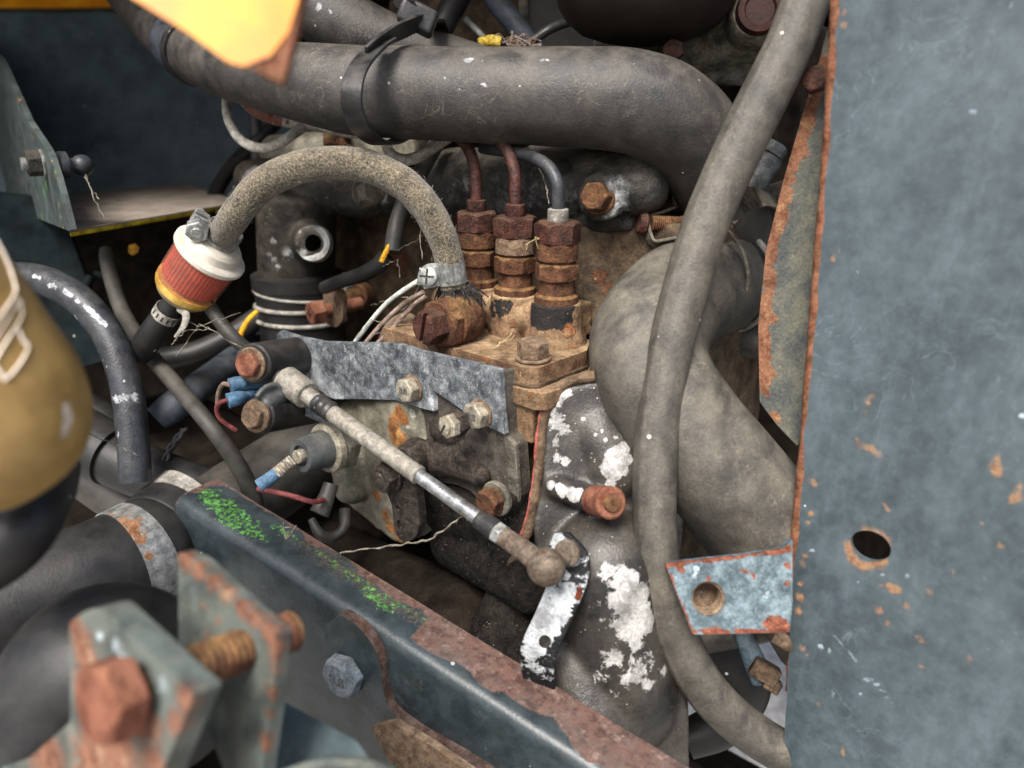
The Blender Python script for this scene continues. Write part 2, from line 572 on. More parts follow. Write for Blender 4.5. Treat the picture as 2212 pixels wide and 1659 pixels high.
MT['rust_red'] = wm('red_rust', '2f1814', '45261f', 200, big=('251916', 60, .5), dust=('75604c', 100, .45), ro=.6, bump=.6, bs=800, masks=False, dlow=.1, grit=.5)
MT['rust_bright'] = wm('orange_rust', '5c3226', '7d5040', 120, big=('4d2e22', 50, .4), dust=('a0765a', 80, .4), ro=.9, bump=.7, bs=500, masks=False, dlow=.3, grit=.2)
MT['rust_dust'] = wm('dusty_rusted_steel', '574639', '73604e', 220, big=('59402f', 90, .5), dust=('8a7a64', 120, .5), ro=.85, bump=.5, bs=900, masks=False)
MT['pipe_grey'] = wm('scaled_grey_pipe', '77746c', '9c978e', 140, big=('524f48', 50, .5), dust=('a0978a', 70, .35), rust=-.1, rc=('4a231a', '6a3526', '8a5a40'), ro=.55, bump=.4, spec=.35)
MT['pipe_black'] = wm('black_painted_pipe', '15181d', '22262c', 90, big=('2e3136', 30, .5), dust=('6f6c66', 70, .3), chip='a9acae', cs=300, ro=.38, bump=.25, coat=.05, spec=.35, grit=.3)
MT['panel'] = wm('slate_painted_steel', '2f383b', '3a4448', 130, .3, .7, big=('515c60', 12, .5), dust=('545f63', 26, .3), streak=('66737a', 60, .2), rust=-.05, rc=('6a4833', '866547', '977d5c'),
                 rs=150, chip='84929a', cb=.03, cs=120, cro=.8, speck=('a0a8aa', 170, .012), lines=('6a777d', 40, .3), ro=.42, ro2=.08, bump=.06, bs=500, third='d9c9b0', crisp=.16, grit=.14, gs=300, spec=.35)
MT['panel_pale'] = wm('pale_blue_painted_steel', '4d5a5f', '68767b', 160, .4, .6, big=('3f4b50', 120, .7), rust=-.06, rc=('4d2a20', '6f4232', '8f6044'), rs=130,
                      chip='a3b0b6', cs=420, cb=.06, ro=.55, bump=.2)
MT['flange'] = wm('rust_streaked_grey_paint', '4b4e4b', '5f5e50', 60, big=('3d4145', 30, .5), rust=-.03, rc=('5a3a2a', '7a5540', '8f7050'), rs=110, chip='a9a28a', ro=.6, bump=.3)
MT['edge_red'] = wm('red_rusted_edge', '52301f', '6d4634', 160, big=('75583f', 60, .4), ro=.8, bump=.5, masks=False)
MT['bulk'] = wm('dark_teal_painted_bulkhead', '323e42', '3e4b50', 40, big=('4a575c', 16, .5), dust=('66706f', 60, .35), speck=('b9b4a6', 90, .03), lines=('8b8b84', 55, .3), ro=.5, bump=.06, masks=False, grit=.16)
MT['plate'] = wm('grey_green_painted_plate', '343c3b', '464f4d', 90, big=('283031', 30, .5), dust=('666660', 70, .35), rust=-.08, rc=('6a4222', '94602a', 'a88a34'), chip='b5952a', cb=-.16,
                 third='527a38', speck=('b9b4a4', 180, .02), ro=.5, bump=.15, grit=.25)
MT['shelf'] = wm('dust_covered_shelf', '6a6158', '7d736a', 70, big=('857b71', 30, .5), dust=('93897c', 50, .5), chip='2a2622', cs=150, rust=-.2, ro=.95, bump=.2, grit=.15)
MT['yedge'] = wm('chipped_yellow_edge', '9a8418', 'b59c22', 160, big=('4a4a2a', 120, .7), rust=.15, ro=.7, bump=.4)
MT['lowplate'] = wm('dirty_black_plate', '0b1113', '131b1e', 50, big=('181b1a', 25, .5), dust=('25292a', 70, .35), speck=('a09a8a', 130, .012), ro=.8, bump=.1, masks=False, grit=.2, spec=.02)
MT['orange'] = wm('yellow_orange_paint', 'bd7600', 'cc8e05', 40, big=('b86808', 25, .45), rust=-.1, ro=.5, bump=.05, coat=.1, grit=.1)
MT['zinc'] = wm('zinc_plated_steel', '868987', 'a9aba8', 200, big=('6a6a65', 90, .5), dust=('8a7f6d', 110, .35), rust=-.12, metal=.6, ro=.45, bump=.2, rc=('5f3c24', '855838', '946f4c'), grit=.3)
MT['bolt8'] = wm('dusty_zinc_bolt', '8d8677', 'a79f8e', 200, big=('6b655a', 90, .5), dust=('a3977f', 90, .4), rust=-.05, metal=.35, ro=.55, bump=.3)
MT['galv'] = wm('white_corroded_black_plate', '2a2e32', '3d4247', 70, .38, .6, big=('5b6064', 45, .6), chip='ccd0d2', cb=.30, cs=150, cro=.86, third='6fbf5a', speck=('d8d8d0', 900, .2), rust=-.1, ro=.6, bump=.4, bs=1200, crisp=.26, grit=.4, gs=1100)
MT['rod'] = wm('dusty_alloy_sleeve', '7d7a72', '9a968c', 300, big=('706b61', 60, .5), dust=('a59a86', 130, .5), metal=.3, ro=.45, bump=.3, bs=1500, masks=False, grit=.3)
MT['rod_clean'] = wm('polished_rod', 'a5a5a3', 'bdbdbb', 200, big=('8d8a84', 40, .5), metal=.85, ro=.32, bump=.15, masks=False)
MT['plastic'] = wm('black_plastic', '131416', '1d1e21', 80, dust=('777067', 70, .3), speck=('c8c4b8', 200, .03), ro=.35, bump=.12, masks=False, spec=.4, grit=.25)
MT['plastic_grey'] = wm('dark_grey_plastic', '34383a', '454a4b', 90, dust=('857e72', 70, .4), ro=.45, bump=.12, masks=False, grit=.2, spec=.4)
MT['grease'] = wm('greasy_grit', '1a1715', '2a2522', 300, big=('38322c', 60, .5), dust=('62564a', 120, .45), speck=('857868', 900, .2), ro=.55, bump=1.0, bs=1100, masks=False, grit=.7)
MT['boot'] = wm('gritty_black_rubber', '0f0e0d', '1a1816', 200, dust=('3a342c', 90, .35), speck=('8f8472', 800, .2), ro=.75, bump=.6, bs=1000, masks=False, grit=.6, spec=.1)
MT['white_pl'] = wm('cream_plastic', 'bdb6a8', 'cac4b8', 60, big=('a89d8a', 40, .5), ro=.3, bump=.06, coat=.3, masks=False, speck=('6b6152', 160, .02), grit=.07, spec=.4)
MT['blue_pl'] = wm('blue_insulation', '44617a', '587a94', 140, dust=('7d8a92', 90, .35), ro=.5, bump=.2, masks=False)
MT['red_wire'] = wm('red_wire', '5f2f2f', '7d4542', 140, ro=.6, masks=False)
MT['yellow_wire'] = wm('yellow_wire', 'c98f1e', 'e0a92e', 140, ro=.6, masks=False)
MT['yb_conn'] = wm('yellow_black_connector', 'c9a83a', 'd8bb50', 100, big=('1c1a14', 330, .95), ro=.6, masks=False)
MT['white_wire'] = wm('pale_wire', '9aa09a', 'b4b9b2', 140, dust=('857c6c', 90, .4), ro=.6, masks=False)
MT['brown_wire'] = wm('dusty_brown_wire', '6b5a4e', '85746a', 140, ro=.8, masks=False)
MT['web'] = wm('cobweb', '655f53', '7d776a', 500, ro=.9, masks=False)
MT['can'] = wm('tan_painted_can', '7d6236', '8f7242', 60, big=('977e54', 18, .5), ro=.55, bump=.05, chip='d0c0ae', cs=60, rust=-.3, grit=.12)
MT['cream'] = wm('cream_print', 'd9cdbd', 'e5dbcd', 60, ro=.6, masks=False)
MT['rail'] = wm('dark_grey_painted_rail', '20282b', '2c3539', 80, big=('1a2022', 22, .5), dust=('555c5b', 50, .35), speck=('a5a9a5', 240, .02), lines=('666c6d', 70, .3),
                rust=-.12, rc=('3d261f', '5c4238', '7a655a'), rs=130, chip='5f9a49', cs=420, third='48423c', ro=.34, ro2=.05, bump=.12, crisp=.05, spec=.4, grit=.22)
MT['rustpaint'] = wm('grey_paint_breaking_to_rust', '3d4341', '565e5a', 60, big=('6a695c', 30, .5), rust=.02, rc=('59382a', '7a5644', '8d705a'), rs=90, chip='a9b4b8', cs=110, cb=.02, ro=.6, bump=.3, crisp=.2, grit=.2)
MT['dark'] = wm('gap_shade_dark', '100e0c', '1d1916', 60, big=('28221c', 25, .5), dust=('332d25', 50, .4), ro=.9, bump=.4, masks=False, spec=.05)  # shade of the deep gaps put into a near-black colour
MT['gasket'] = wm('gasket_edge', '4a3a2b', '625040', 140, big=('3a2d22', 60, .6), dust=('75644f', 80, .4), ro=.9, bump=.6, masks=False)
MT['sealant'] = wm('red_sealant', '6f352d', '8a4c42', 140, ro=.6, masks=False)
MT['lever'] = wm('flaking_black_lever', '131416', '1e1f21', 90, chip='b5b9ba', cb=.36, cs=140, rust=-.1, ro=.4, bump=.6, crisp=.03, grit=.25)
MT['ground'] = wm('pale_concrete', '918e88', 'a5a29b', 60, big=('7d7a74', 20, .5), speck=('5b5852', 60, .10), ro=.95, bump=.3, bs=200, masks=False)
MT['airbox'] = wm('dark_brown_canister', '130e0b', '1c1511', 40, dust=('2b241e', 40, .4), ro=.6, bump=.1, masks=False, grit=.2)
MT['bluepipe'] = wm('blue_painted_pipe', '4d626f', '6b808c', 80, rust=.08, dust=('857c6c', 60, .4), ro=.6)
MT['manifold'] = wm('salt_marked_black_casting', '101214', '222426', 60, big=('3f3d38', 30, .6), dust=('7a7162', 70, .5), chip='b0b2b0', cb=.16, cs=120, cro=.88, crisp=.14, rust=-.12, ro=.45, bump=.5, spec=.3)
MT['steel_dark'] = wm('dull_grey_steel', '45484a', '5c6061', 160, big=('35342f', 60, .5), dust=('6f6657', 100, .4), metal=.4, ro=.5, bump=.3, masks=False)
MT['gritgrey'] = wm('gritty_grey_face', '2b2825', '423e38', 160, big=('524d45', 40, .6), dust=('71685b', 80, .5), chip='8a8780', cb=.06, cs=120, crisp=.06, speck=('8f8474', 800, .15), rust=-.1, ro=.65, bump=.6, bs=900, spec=.3)
MT['bolt_blue'] = wm('blue_grey_bolt', '4d5760', '66717b', 140, big=('59564d', 60, .4), dust=('857f73', 90, .35), ro=.55, bump=.4, masks=False)
MT['dark_red'] = wm('dark_red_cap', '1f0e0b', '2e1611', 90, dust=('3d2c24', 60, .4), ro=.6, bump=.2, masks=False)
MT['straw'] = wm('dry_straw', '8a7a58', 'a3946e', 300, ro=.9, masks=False)
MT['joint'] = wm('dusty_brown_steel', '3f3730', '5c5249', 220, big=('54402f', 80, .5), dust=('7a6e5f', 120, .5), ro=.7, bump=.5, bs=900, masks=False)
MT['pipe_rust'] = wm('dark_red_rust', '2f1613', '4a221b', 180, big=('241917', 60, .5), dust=('6b5443', 100, .35), ro=.5, bump=.5, bs=800, masks=False, dlow=.1, spec=.35)
MT['leaf'] = wm('dry_leaf', 'a8792a', 'c09040', 200, ro=.9, masks=False)

def simple(name, col, ro=.5, trans=0.0, ior=1.45, alpha=1.0, coat=0.0):
    m = bpy.data.materials.new(name); m.use_nodes = True
    b = m.node_tree.nodes['Principled BSDF']
    b.inputs['Base Color'].default_value = C(col)
    b.inputs['Roughness'].default_value = ro
    b.inputs['Transmission Weight'].default_value = trans
    b.inputs['IOR'].default_value = ior
    b.inputs['Coat Weight'].default_value = coat
    return m
MT['pleat'] = wm('red_filter_paper', '7d2218', 'a83a2a', 60, big=('b54e36', 40, .5), ro=.6, bump=.1, masks=False, grit=.15)
def shell_mat():
    m = bpy.data.materials.new('cloudy_clear_plastic'); m.use_nodes = True
    t = m.node_tree; t.nodes.clear()
    o = t.nodes.new('ShaderNodeOutputMaterial'); mx = t.nodes.new('ShaderNodeMixShader')
    tr = t.nodes.new('ShaderNodeBsdfTransparent'); tr.inputs[0].default_value = (1, .88, .78, 1)
    p = t.nodes.new('ShaderNodeBsdfPrincipled')
    p.inputs['Base Color'].default_value = C('b58070'); p.inputs['Roughness'].default_value = .25
    mx.inputs[0].default_value = .24
    t.links.new(tr.outputs[0], mx.inputs[1]); t.links.new(p.outputs[0], mx.inputs[2]); t.links.new(mx.outputs[0], o.inputs[0])
    return m
MT['shell'] = shell_mat()
MT['amber'] = wm('amber_fuel_bowl', 'b08a3a', 'caa24e', 60, big=('8d7440', 40, .6), ro=.25, bump=.05, coat=.4, masks=False)
MT['outlet'] = wm('olive_outlet', '6b6450', '837a62', 80, ro=.4, masks=False)
# ================================================================== SETTING
g = G()
g.add([(-60, -60, 0), (60, -60, 0), (60, 60, 0), (-60, 60, 0)], [(0, 1, 2, 3)])
tag(mk('ground', g, MT['ground'], smooth=False), kind='structure')

# small builders -----------------------------------------------------
def emboss(txt, c, axis, upv, size, mat, parent):
    cu = bpy.data.curves.new('marking', 'FONT')
    cu.body = txt; cu.size = size; cu.extrude = size * .05; cu.align_x = 'CENTER'; cu.align_y = 'CENTER'
    to = bpy.data.objects.new('marking_src', cu); COL.objects.link(to)
    dg = bpy.context.evaluated_depsgraph_get(); dg.update()
    me = bpy.data.meshes.new_from_object(to.evaluated_get(dg))
    bpy.data.objects.remove(to)
    z = axis.normalized(); y = (upv - z * upv.dot(z)).normalized(); x = y.cross(z)
    m = Matrix((x, y, z)).transposed().to_4x4(); m.translation = c
    me.transform(m)
    me.materials.clear(); me.materials.append(mat)
    o = bpy.data.objects.new('marking', me); COL.objects.link(o); o.parent = parent
    return o

def bolt(parent, o, axis, r, h, mat, wr=0, wh=0, wmat=None, rot=0.2, name='bolt', txt=None, dome=False, label=None):
    axis = axis.normalized()
    g = G()
    g.hexa(o + axis * wh, axis, r, h, rot)
    if dome:
        g.lathe([(0, r * .62), (r * .12, r * .5), (r * .16, r * .2)], o + axis * (wh + h - .0002), axis, 20)
    b = mk(name, g, mat, parent, sharp=25, bevel=r * .05, label=label)
    if wr:
        mk('washer', G().lathe([(0, wr * .96), (wh * .3, wr), (wh * .8, wr), (wh, wr * .94)], o, axis, 28), wmat or mat, b)
    if txt:
        emboss(txt, o + axis * (wh + h), axis, ZZ, r * .72, MT['steel_dark'], b)
    return b

def thread_prof(L, r, pitch):
    pr = []; k = 0.0
    while k < L:
        pr += [(k, r * .88), (k + pitch * .5, r)]
        k += pitch
    return pr + [(L, r * .93)]

# ================================================================== behind everything
# blue bulkhead with yellow bonnet rim
bk = T('bulkhead', 'dark blue grey bulkhead panel under the yellow rim', 'panel')
pl = (P(200, 250, .80), camv(.12, 0, -1))
q = [PP(u, v, pl) for u, v in ((-700, 19), (630, 19), (640, 450), (-700, 450))]
mk('sheet', G().prism(q, camv(0, 0, 1) * .004), MT['bulk'], bk)
q = [PP(u, v, (P(200, 10, .785), camv(.12, 0, -1))) for u, v in ((-700, -120), (640, -120), (640, 12), (460, 16), (300, 12), (120, 15), (-700, 13))]
mk('rim', G().prism(q, camv(0, 0, 1) * .006), MT['orange'], bk, bevel=.001)

# far dark wall of the bay, with added sheets that keep sky light out
fw = T('inner_wall', 'dark sheet wall behind the engine with added light blocking sheets', 'panel')
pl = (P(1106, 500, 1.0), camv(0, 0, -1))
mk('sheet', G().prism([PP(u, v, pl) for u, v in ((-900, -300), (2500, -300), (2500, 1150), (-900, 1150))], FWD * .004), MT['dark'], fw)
mk('shade_roof', G().box(Vector((-.05, .95, 1.24)), RT * 1.0, Vector((0, .50, 0)), ZZ * .003), MT['dark'], fw)  # added out of view overhead to shade the rear and top
mk('shade_end', G().box(Vector((-.92, .95, 1.0)), RT * .003, Vector((0, .5, 0)), ZZ * .4), MT['dark'], fw)  # added unseen sheet, blocks sky light at the far end
mk('shade_side', G().box(Vector((.44, .80, .80)), RT * .003, Vector((0, .40, 0)), ZZ * .6), MT['dark'], fw)  # added dark backing: blackens the panel hole, blocks side light
mk('shade_belly', G().box(Vector((-.45, .85, .60)), RT * .50, Vector((0, .25, 0)), ZZ * .003), MT['dark'], fw)  # added underneath to stop light coming up into the gaps
# stained upright sheet seen in the gap over the hose
bs = T('baffle_plate', 'stained grey baffle plate behind the upper hose', 'plate')
pl = (P(1180, 50, .60), camv(-.1, 0, -1))
mk('sheet', G().prism([PP(u, v, pl) for u, v in ((1118, -150), (1480, -150), (1480, 160), (1140, 160))], FWD * .003), MT['hose_grey'], bs)
mk('fold', G().prism([PP(u, v, pl) - FWD * .008 for u, v in ((1112, -150), (1130, -150), (1146, 160), (1128, 160))], FWD * .009), MT['cast_grey'], bs)
pl = (P(1000, 50, .64), camv(.1, 0, -1))
solo('mounting_plate', G().prism([PP(u, v, pl) for u, v in ((860, -120), (1122, -120), (1135, 160), (820, 160))], FWD * .003), MT['block'], 'brownish dirty plate behind the black pipe and yellow connector', 'plate')

# lower corner plate behind the black bent pipe
pl = (P(150, 620, .62), camv(.15, 0, -1))
o = solo('side_plate', G().prism([PP(u, v, pl) for u, v in ((-300, 380), (60, 420), (150, 500), (172, 560), (200, 640), (214, 690), (246, 775), (178, 794), (-300, 830))], FWD * .005),
         MT['lowplate'], 'dirty black green plate behind the bent black pipe', 'plate', bevel=.0008)
solo('spring_clip', G().tube([(196, 596, .6, 8), (180, 640, .6, 14), (205, 680, .6, 20), (200, 710, .6, 10)], n=12, lump=.3).tube([(205, 590, .6, 6), (235, 600, .6, 9), (238, 620, .6, 9)], n=10), MT['lowplate'],
     'small dusty lump stuck at the edge of the dark plate', 'clip')

# ================================================================== shelf bracket with ball stud
sb = T('shelf_bracket', 'grey green bracket with dusty shelf and chipped yellow edge', 'bracket')
zsh = P(150, 500, .50)
pz = (zsh, ZZ)
pts = [(150, 498), (480, 443), (500, 430), (405, 396), (150, 418)]
top = [PP(u, v, pz) for u, v in pts]
sh = mk('shelf', G().prism(top, ZZ * -.001, grid=.003), MT['shelf'], sb)
wear(sh, Gc=[(250, 432, 6), (262, 432, 5), (275, 431, 5), (205, 416, 4), (168, 452, 7, .9), (180, 453, 6), (230, 408, 3)])
edge = [PP(u, v, pz) - ZZ * .0012 for u, v in pts]
mk('shelf_edge', G().prism(edge, ZZ * -.003), MT['yedge'], sb, bevel=.0006)
pv = (P(143, 498, .50), Vector((-.8, -.6, 0)))
out = rnd([(-120, 20), (0, 128), (60, 262), (106, 332, 20), (128, 405, 30), (152, 500), (43, 456), (-120, 405)], 4)
vp = mk('side_web', G().prism([PP(u, v, pv) for u, v in out], Vector((.8, .6, 0)) * .004, grid=.003), MT['plate'], sb, bevel=.0008)
wear(vp, R=[(72, 300, 8), (40, 215, 8), (80, 270, 4), (48, 390, 9), (50, 398, 7), (118, 380, 4)], Gc=[(120, 420, 6), (128, 445, 8), (132, 470, 7), (136, 490, 7), (126, 460, 4), (140, 480, 5), (105, 330, 3), (112, 347, 3)],
     B=[(100, 400, 14, .8), (95, 415, 10), (60, 462, 10), (92, 470, 8), (122, 370, 5)])
n8 = Vector((-.8, -.6, 0))
nb = PP(96, 352, pv)
bolt(sb, nb, n8, M(30, .48), M(30, .48), MT['cast'], wr=M(31, .48), wh=.002, wmat=MT['zinc'], rot=.4, name='nut')
mk('stud_end', G().lathe(thread_prof(.0035, M(15, .48), .001), nb + n8 * (M(30, .48) + .0015), n8, 20), MT['zinc'], sb)
b0 = P(128, 356, .497)
bc = P(171, 357, .505)
ax = (bc - b0).normalized()
ball = mk('ball_stud', G().lathe([(0, .0085), (.004, .0085), (.005, .0048), (.010, .0042), (.0135, .0042)], b0, ax, 24).ball(bc + ax * .002, M(23, .5)), MT['pipe_black'], sb)

# ================================================================== yellow flap, close to the lens
yf = T('bonnet_flap', 'yellow orange painted flap corner with torn rusty edge', 'flap')
pl = (P(500, 60, .205), camv(.15, .1, -1))
pts = rnd([(180, -80), (265, -18), (410, 72), (490, 133, 14), (525, 143, 10), (578, 128, 6), (622, 70), (645, 0), (655, -80)], 3)
f = mk('sheet', G().prism([PP(u, v, pl) for u, v in pts], camv(0, 0, 1) * .0015, grid=.002), MT['orange'], yf, bevel=.0004)
wear(f, R=[(575, 128, 10), (560, 134, 7), (545, 138, 5), (590, 118, 8), (606, 98, 7)])
pl2 = (P(600, 90, .207), camv(.15, .1, -1))
pts = rnd([(538, 141), (580, 122), (612, 88), (640, 0), (650, -80), (668, -80), (640, 60), (610, 178, 5), (566, 160)], 2)
mk('torn_edge', G().prism([PP(u, v, pl2) for u, v in pts], camv(0, 0, 1) * .004), MT['edge_red'], yf, bevel=.0006)

# ================================================================== dark canister, top
ac = T('air_cleaner', 'dark brown domed canister hanging over the hose', 'canister')
c0 = P(1395, -30, .43)
prof = [(.30, .052), (.02, .052), (0, .0515), (-.010, .049), (-.018, .044), (-.025, .035), (-.029, .022), (-.031, .006)]
mk('body', G().lathe([(h, r) for h, r in prof], c0, ZZ, 48), MT['airbox'], ac)
mk('rim_band', G().torus(c0 + ZZ * .012, ZZ, .0525, .002), MT['airbox'], ac)
cp = P(1640, 24, .42)
rc_ = T('end_cap', 'round dark red cap beside the canister', 'cap')
mk('cap', G().lathe([(-.02, M(50, .42)), (0, M(50, .42)), (.004, M(46, .42)), (.0045, M(34, .42)), (.003, M(30, .42)), (.003, .002)], cp, camv(-.15, -.15, -1), 40), MT['dark_red'], rc_)
mk('seat', G().lathe([(-.022, M(62, .42)), (-.004, M(62, .42)), (-.001, M(54, .42))], cp, camv(-.15, -.15, -1), 40), MT['cast_grey'], rc_)
hd = T('rocker_cover', 'gritty grey casting with a rusty bolt under the canister', 'casting')
g = G().capsule(P(1440, 118, .47), P(1720, 60, .45), M(50, .47)).capsule(P(1440, 150, .48), P(1660, 160, .48), M(28, .48)).capsule(P(1300, 95, .50), P(1440, 120, .48), M(22, .5))
cast('cover', g, MT['cast_grey'], hd, .002, 6, .0006, 160)
bolt(hd, P(1455, 112, .425), camv(-.35, -.1, -1), M(24, .43), M(16, .43), MT['rust_red'], rot=.7)
cast('lower_housing', G().box(P(1600, 260, .55), AX * .05, NX * .05, ZZ * .06).capsule(P(1520, 210, .52), P(1640, 240, .52), M(60, .52)), MT['dark'], hd, .004, 4)

# ================================================================== engine block and head
eb = T('engine_block', 'grimy brown engine block behind the injection pump', 'engine')
P0 = P(1000, 600, .555)
ctr = P0 - NX * .05
g = G().box(ctr + AX * -.02 + ZZ * -.06, AX * .21, NX * .05, ZZ * .115)
g.capsule(P(1270, 520, .475), P(1300, 720, .475), M(46, .47))
b = cast('block', g, MT['block'], eb, .003, 5, .0012, 90)
wear(b, R=[(1295, 600, 16), (1312, 625, 14), (740, 660, 30), (860, 560, 30), (1000, 480, 50)])
mk('core_plug', G().lathe([(0, M(56, .48)), (.003, M(56, .48)), (.004, M(46, .48)), (.001, M(40, .48)), (.001, .001)], P(1255, 610, .478), NX, 32), MT['block'], eb)

hm = T('intake_manifold', 'chipped black intake manifold with rusty bolt head', 'manifold')
g = G().capsule(P(985, 395, .53), P(1210, 405, .475), M(78, .5)).capsule(P(1020, 440, .52), P(1240, 440, .475), M(44, .5))
g.capsule(P(1225, 385, .475), P(1380, 400, .44), M(66, .45)).capsule(P(1210, 300, .49), P(1330, 330, .47), M(70, .47))
g.cyl(P(1345, 405, .47), P(1292, 428, .436), M(62, .45), M(52, .44)).capsule(P(1290, 455, .455), P(1390, 440, .445), M(26, .45))
g.capsule(P(1180, 490, .49), P(1360, 480, .45), M(20, .47))
b = cast('runner', g, MT['manifold'], hm, .0016, 8, .0005, 180)
wear(b, Gc=[(1010, 380, 52, 0.24), (980, 420, 40, 0.24), (1060, 400, 48, 0.22), (1130, 390, 36, 0.21), (1150, 430, 44, 0.24), (1230, 420, 28, 0.24), (1100, 340, 28, 0.18), (1080, 440, 44, 0.24), (1020, 440, 32, 0.24), (1325, 400, 20, 0.50), (1335, 420, 22, 0.50), (1336, 440, 22, 0.50), (1325, 458, 20, 0.50), (1345, 395, 16, 0.39), (1240, 455, 28, 0.21), (1215, 360, 16, 0.21)])
bo = P(1296, 428, .437)
bolt(hm, bo, camv(-.5, -.12, -1), M(33, .43), M(34, .43), MT['rust'], wr=M(38, .43), wh=M(9, .43), rot=.1)
g = G().lathe([(0, M(66, .46)), (.004, M(66, .46)), (.005, M(60, .46))], P(1385, 408, .462), camv(.75, .1, -.4), 40)
mk('port_flange', g, MT['cast'], hm)
g = G().capsule(P(1440, 330, .475), P(1430, 470, .47), M(20, .47)).capsule(P(1395, 330, .48), P(1480, 335, .48), M(20, .47)).box(P(1400, 420, .50), AX * .014, NX * .012, ZZ * .035)
cast('web', g, MT['block'], hm, .0018, 5, .0005, 160)

# thermostat arm and vertical pipe ---------------------------------------------------
ta = T('water_outlet', 'black cast water outlet elbow with open threaded boss', 'casting')
d = .575
g = G().capsule(P(575, 400, .60), P(700, 405, d), M(58, d)).capsule(P(700, 410, d), P(880, 420, .55), M(50, d)).capsule(P(545, 385, .61), P(600, 375, .6), M(42, d))
g.capsule(P(760, 425, .56), P(810, 425, .552), M(46, .55))
g.cyl(P(641, 405, d), P(641, 606, d + .035), M(87, d), M(85, d), n=40)
g.cyl(P(668, 522, d), P(676, 526, .538), M(46, .55), M(38, .55))
hole = G().cyl(P(677, 526, .53), P(668, 522, .58), M(19, .55))
b = cast('elbow', g, MT['cast'], ta, .0017, 7, .0004, 180, cuts=[hole])
wear(b, Gc=[(535, 375, 16, .8), (548, 365, 14, .8), (590, 560, 12, .7), (585, 550, 10, .7), (620, 545, 16, .75), (700, 500, 9, .8), (655, 545, 9, .9), (648, 500, 7, .8), (735, 360, 30, .6), (830, 430, 14, .7), (590, 520, 9, .7), (600, 575, 9, .7)])
bolt(ta, P(788, 422, .527), camv(.75, .1, -.75), M(30, .53), M(30, .53), MT['cast_grey'], wr=M(34, .53), wh=.002, rot=.5)
mk('boss_ring', G().lathe([(-.002, M(21, .55)), (.0, M(29, .55)), (.002, M(37, .55)), (.0, M(38, .55)), (-.004, M(39, .55))], P(677, 526, .5375), camv(-.1, -.08, -1) , 36, caps=False), MT['zinc'], ta)

rs_ = T('rubber_sleeve', 'black rubber pipe sleeve under the cast water outlet', 'sleeve')
c = P(643, 592, .595)
rr = M(98, .595)
pr = [(.0, rr * .86), (.0005, rr), (-.0085, rr * 1.0), (-.010, rr * .965), (-.018, rr * .955), (-.02, rr * .94), (-.034, rr * .94), (-.09, rr * .93), (-.14, rr * .93)]
sl = mk('sleeve', G().lathe(pr, c, ZZ, 48), MT['hose_black'], rs_)
wc = T('wire_hose_clamp', 'double wire clamp with rusty screw round the rubber sleeve', 'clamp')
tz = (ZZ + RT * .03 + Vector((0, .06, 0))).normalized()
for dz in (-.0135, -.0245, -.0355):
    mk('wire_loop', G().torus(c + ZZ * dz, (tz if dz < -.02 else (ZZ + RT * .10).normalized()), rr * .965, .0016 if dz < -.02 else .0011), MT['pipe_grey'], wc)
sp = P(703, 668, .535)
sx = camv(.80, .25, .55)
yk = [PP(u, v, (P(712, 655, .54), -sx)) for u, v in rnd([(698, 618), (725, 610), (742, 640), (740, 692), (726, 708), (700, 698), (698, 660)], 5)]
mk('clamp_plate', G().prism(yk, sx * .003), MT['rust_dust'], wc, bevel=.0008)
s1 = mk('clamp_screw', G().hexa(P(697, 672, .538), -sx, M(27, .54), M(30, .54), .2).lathe([(0, M(14, .54)), (.03, M(14, .54))], P(697, 672, .538), sx, 20), MT['rust_bright'], wc, bevel=.0004, sharp=25)
fc = P(697, 672, .538) - sx * M(30, .54)
x_, y_ = perp(sx)
mk('cross_slot', G().box(fc, x_ * .0036, y_ * .0008, sx * .0004).box(fc, y_ * .0036, x_ * .0008, sx * .00041), MT['rust_red'], s1)
mk('barrel_nut', G().cyl(P(735, 655, .555), P(775, 638, .58), M(21, .57)).cyl(P(768, 640, .575), P(786, 635, .585), M(28, .57)), MT['rust'], wc)
mk('wire_tail', G().tube([(738, 640, .553), (752, 620, .57), (785, 622, .585), (788, 650, .59)], r=.0014, n=8), MT['pipe_grey'], wc)
# ================================================================== injection pump
ip = T('injection_pump', 'rusty diesel injection pump with three stacked delivery fittings', 'pump')
V2 = P(1113, 634, .445)
PIT = .0305
zf = V2.z - .0225
pf = (Vector((0, 0, zf)), ZZ)
def AN(o, a, n, z):
    return o + AX * a + NX * n + ZZ * z
# coordinates of the cover corner seen at the front
cor = PP(1150, 800, pf)
# cover flange, ridge and bosses
fl = [AN(cor, a, n, 0) for a, n in ((-.118, 0), (-.008, 0), (-.003, -.0015), (0, -.005), (.0005, -.045), (-.01, -.062), (-.118, -.062))]
flg = mk('cover_flange', G().prism([p for p in fl], ZZ * -.0085, grid=.004), MT['pump'], ip, bevel=.0016, seg=3)
wear(flg, R=[(1240, 750, 20, .7), (1180, 800, 18, .7), (1250, 785, 16, .6), (1060, 770, 20, .6), (960, 745, 20, .6)])
g = G()
V = [V2 + AX * PIT * i for i in (-1, 0, 1)]
for i, v in enumerate(V):
    g.lathe([(-.026, .0190 if i == 2 else .0165), (-.012, .0150), (0, .0138), (.0004, .0130)], v, ZZ, 32)
g.prism([AN(V2, a, n, -.0245) for a, n in ((-.05, .005), (.030, .005), (.034, -.03), (-.05, -.03))], ZZ * .0195)
g.capsule(AN(V2, -.055, .002, -.013), AN(V2, .016, .002, -.013), .0105)
cv = cast('cover', g, MT['pump'], ip, .0010, 2, .00035, 260)
def patch(c, rx, rz):
    return None
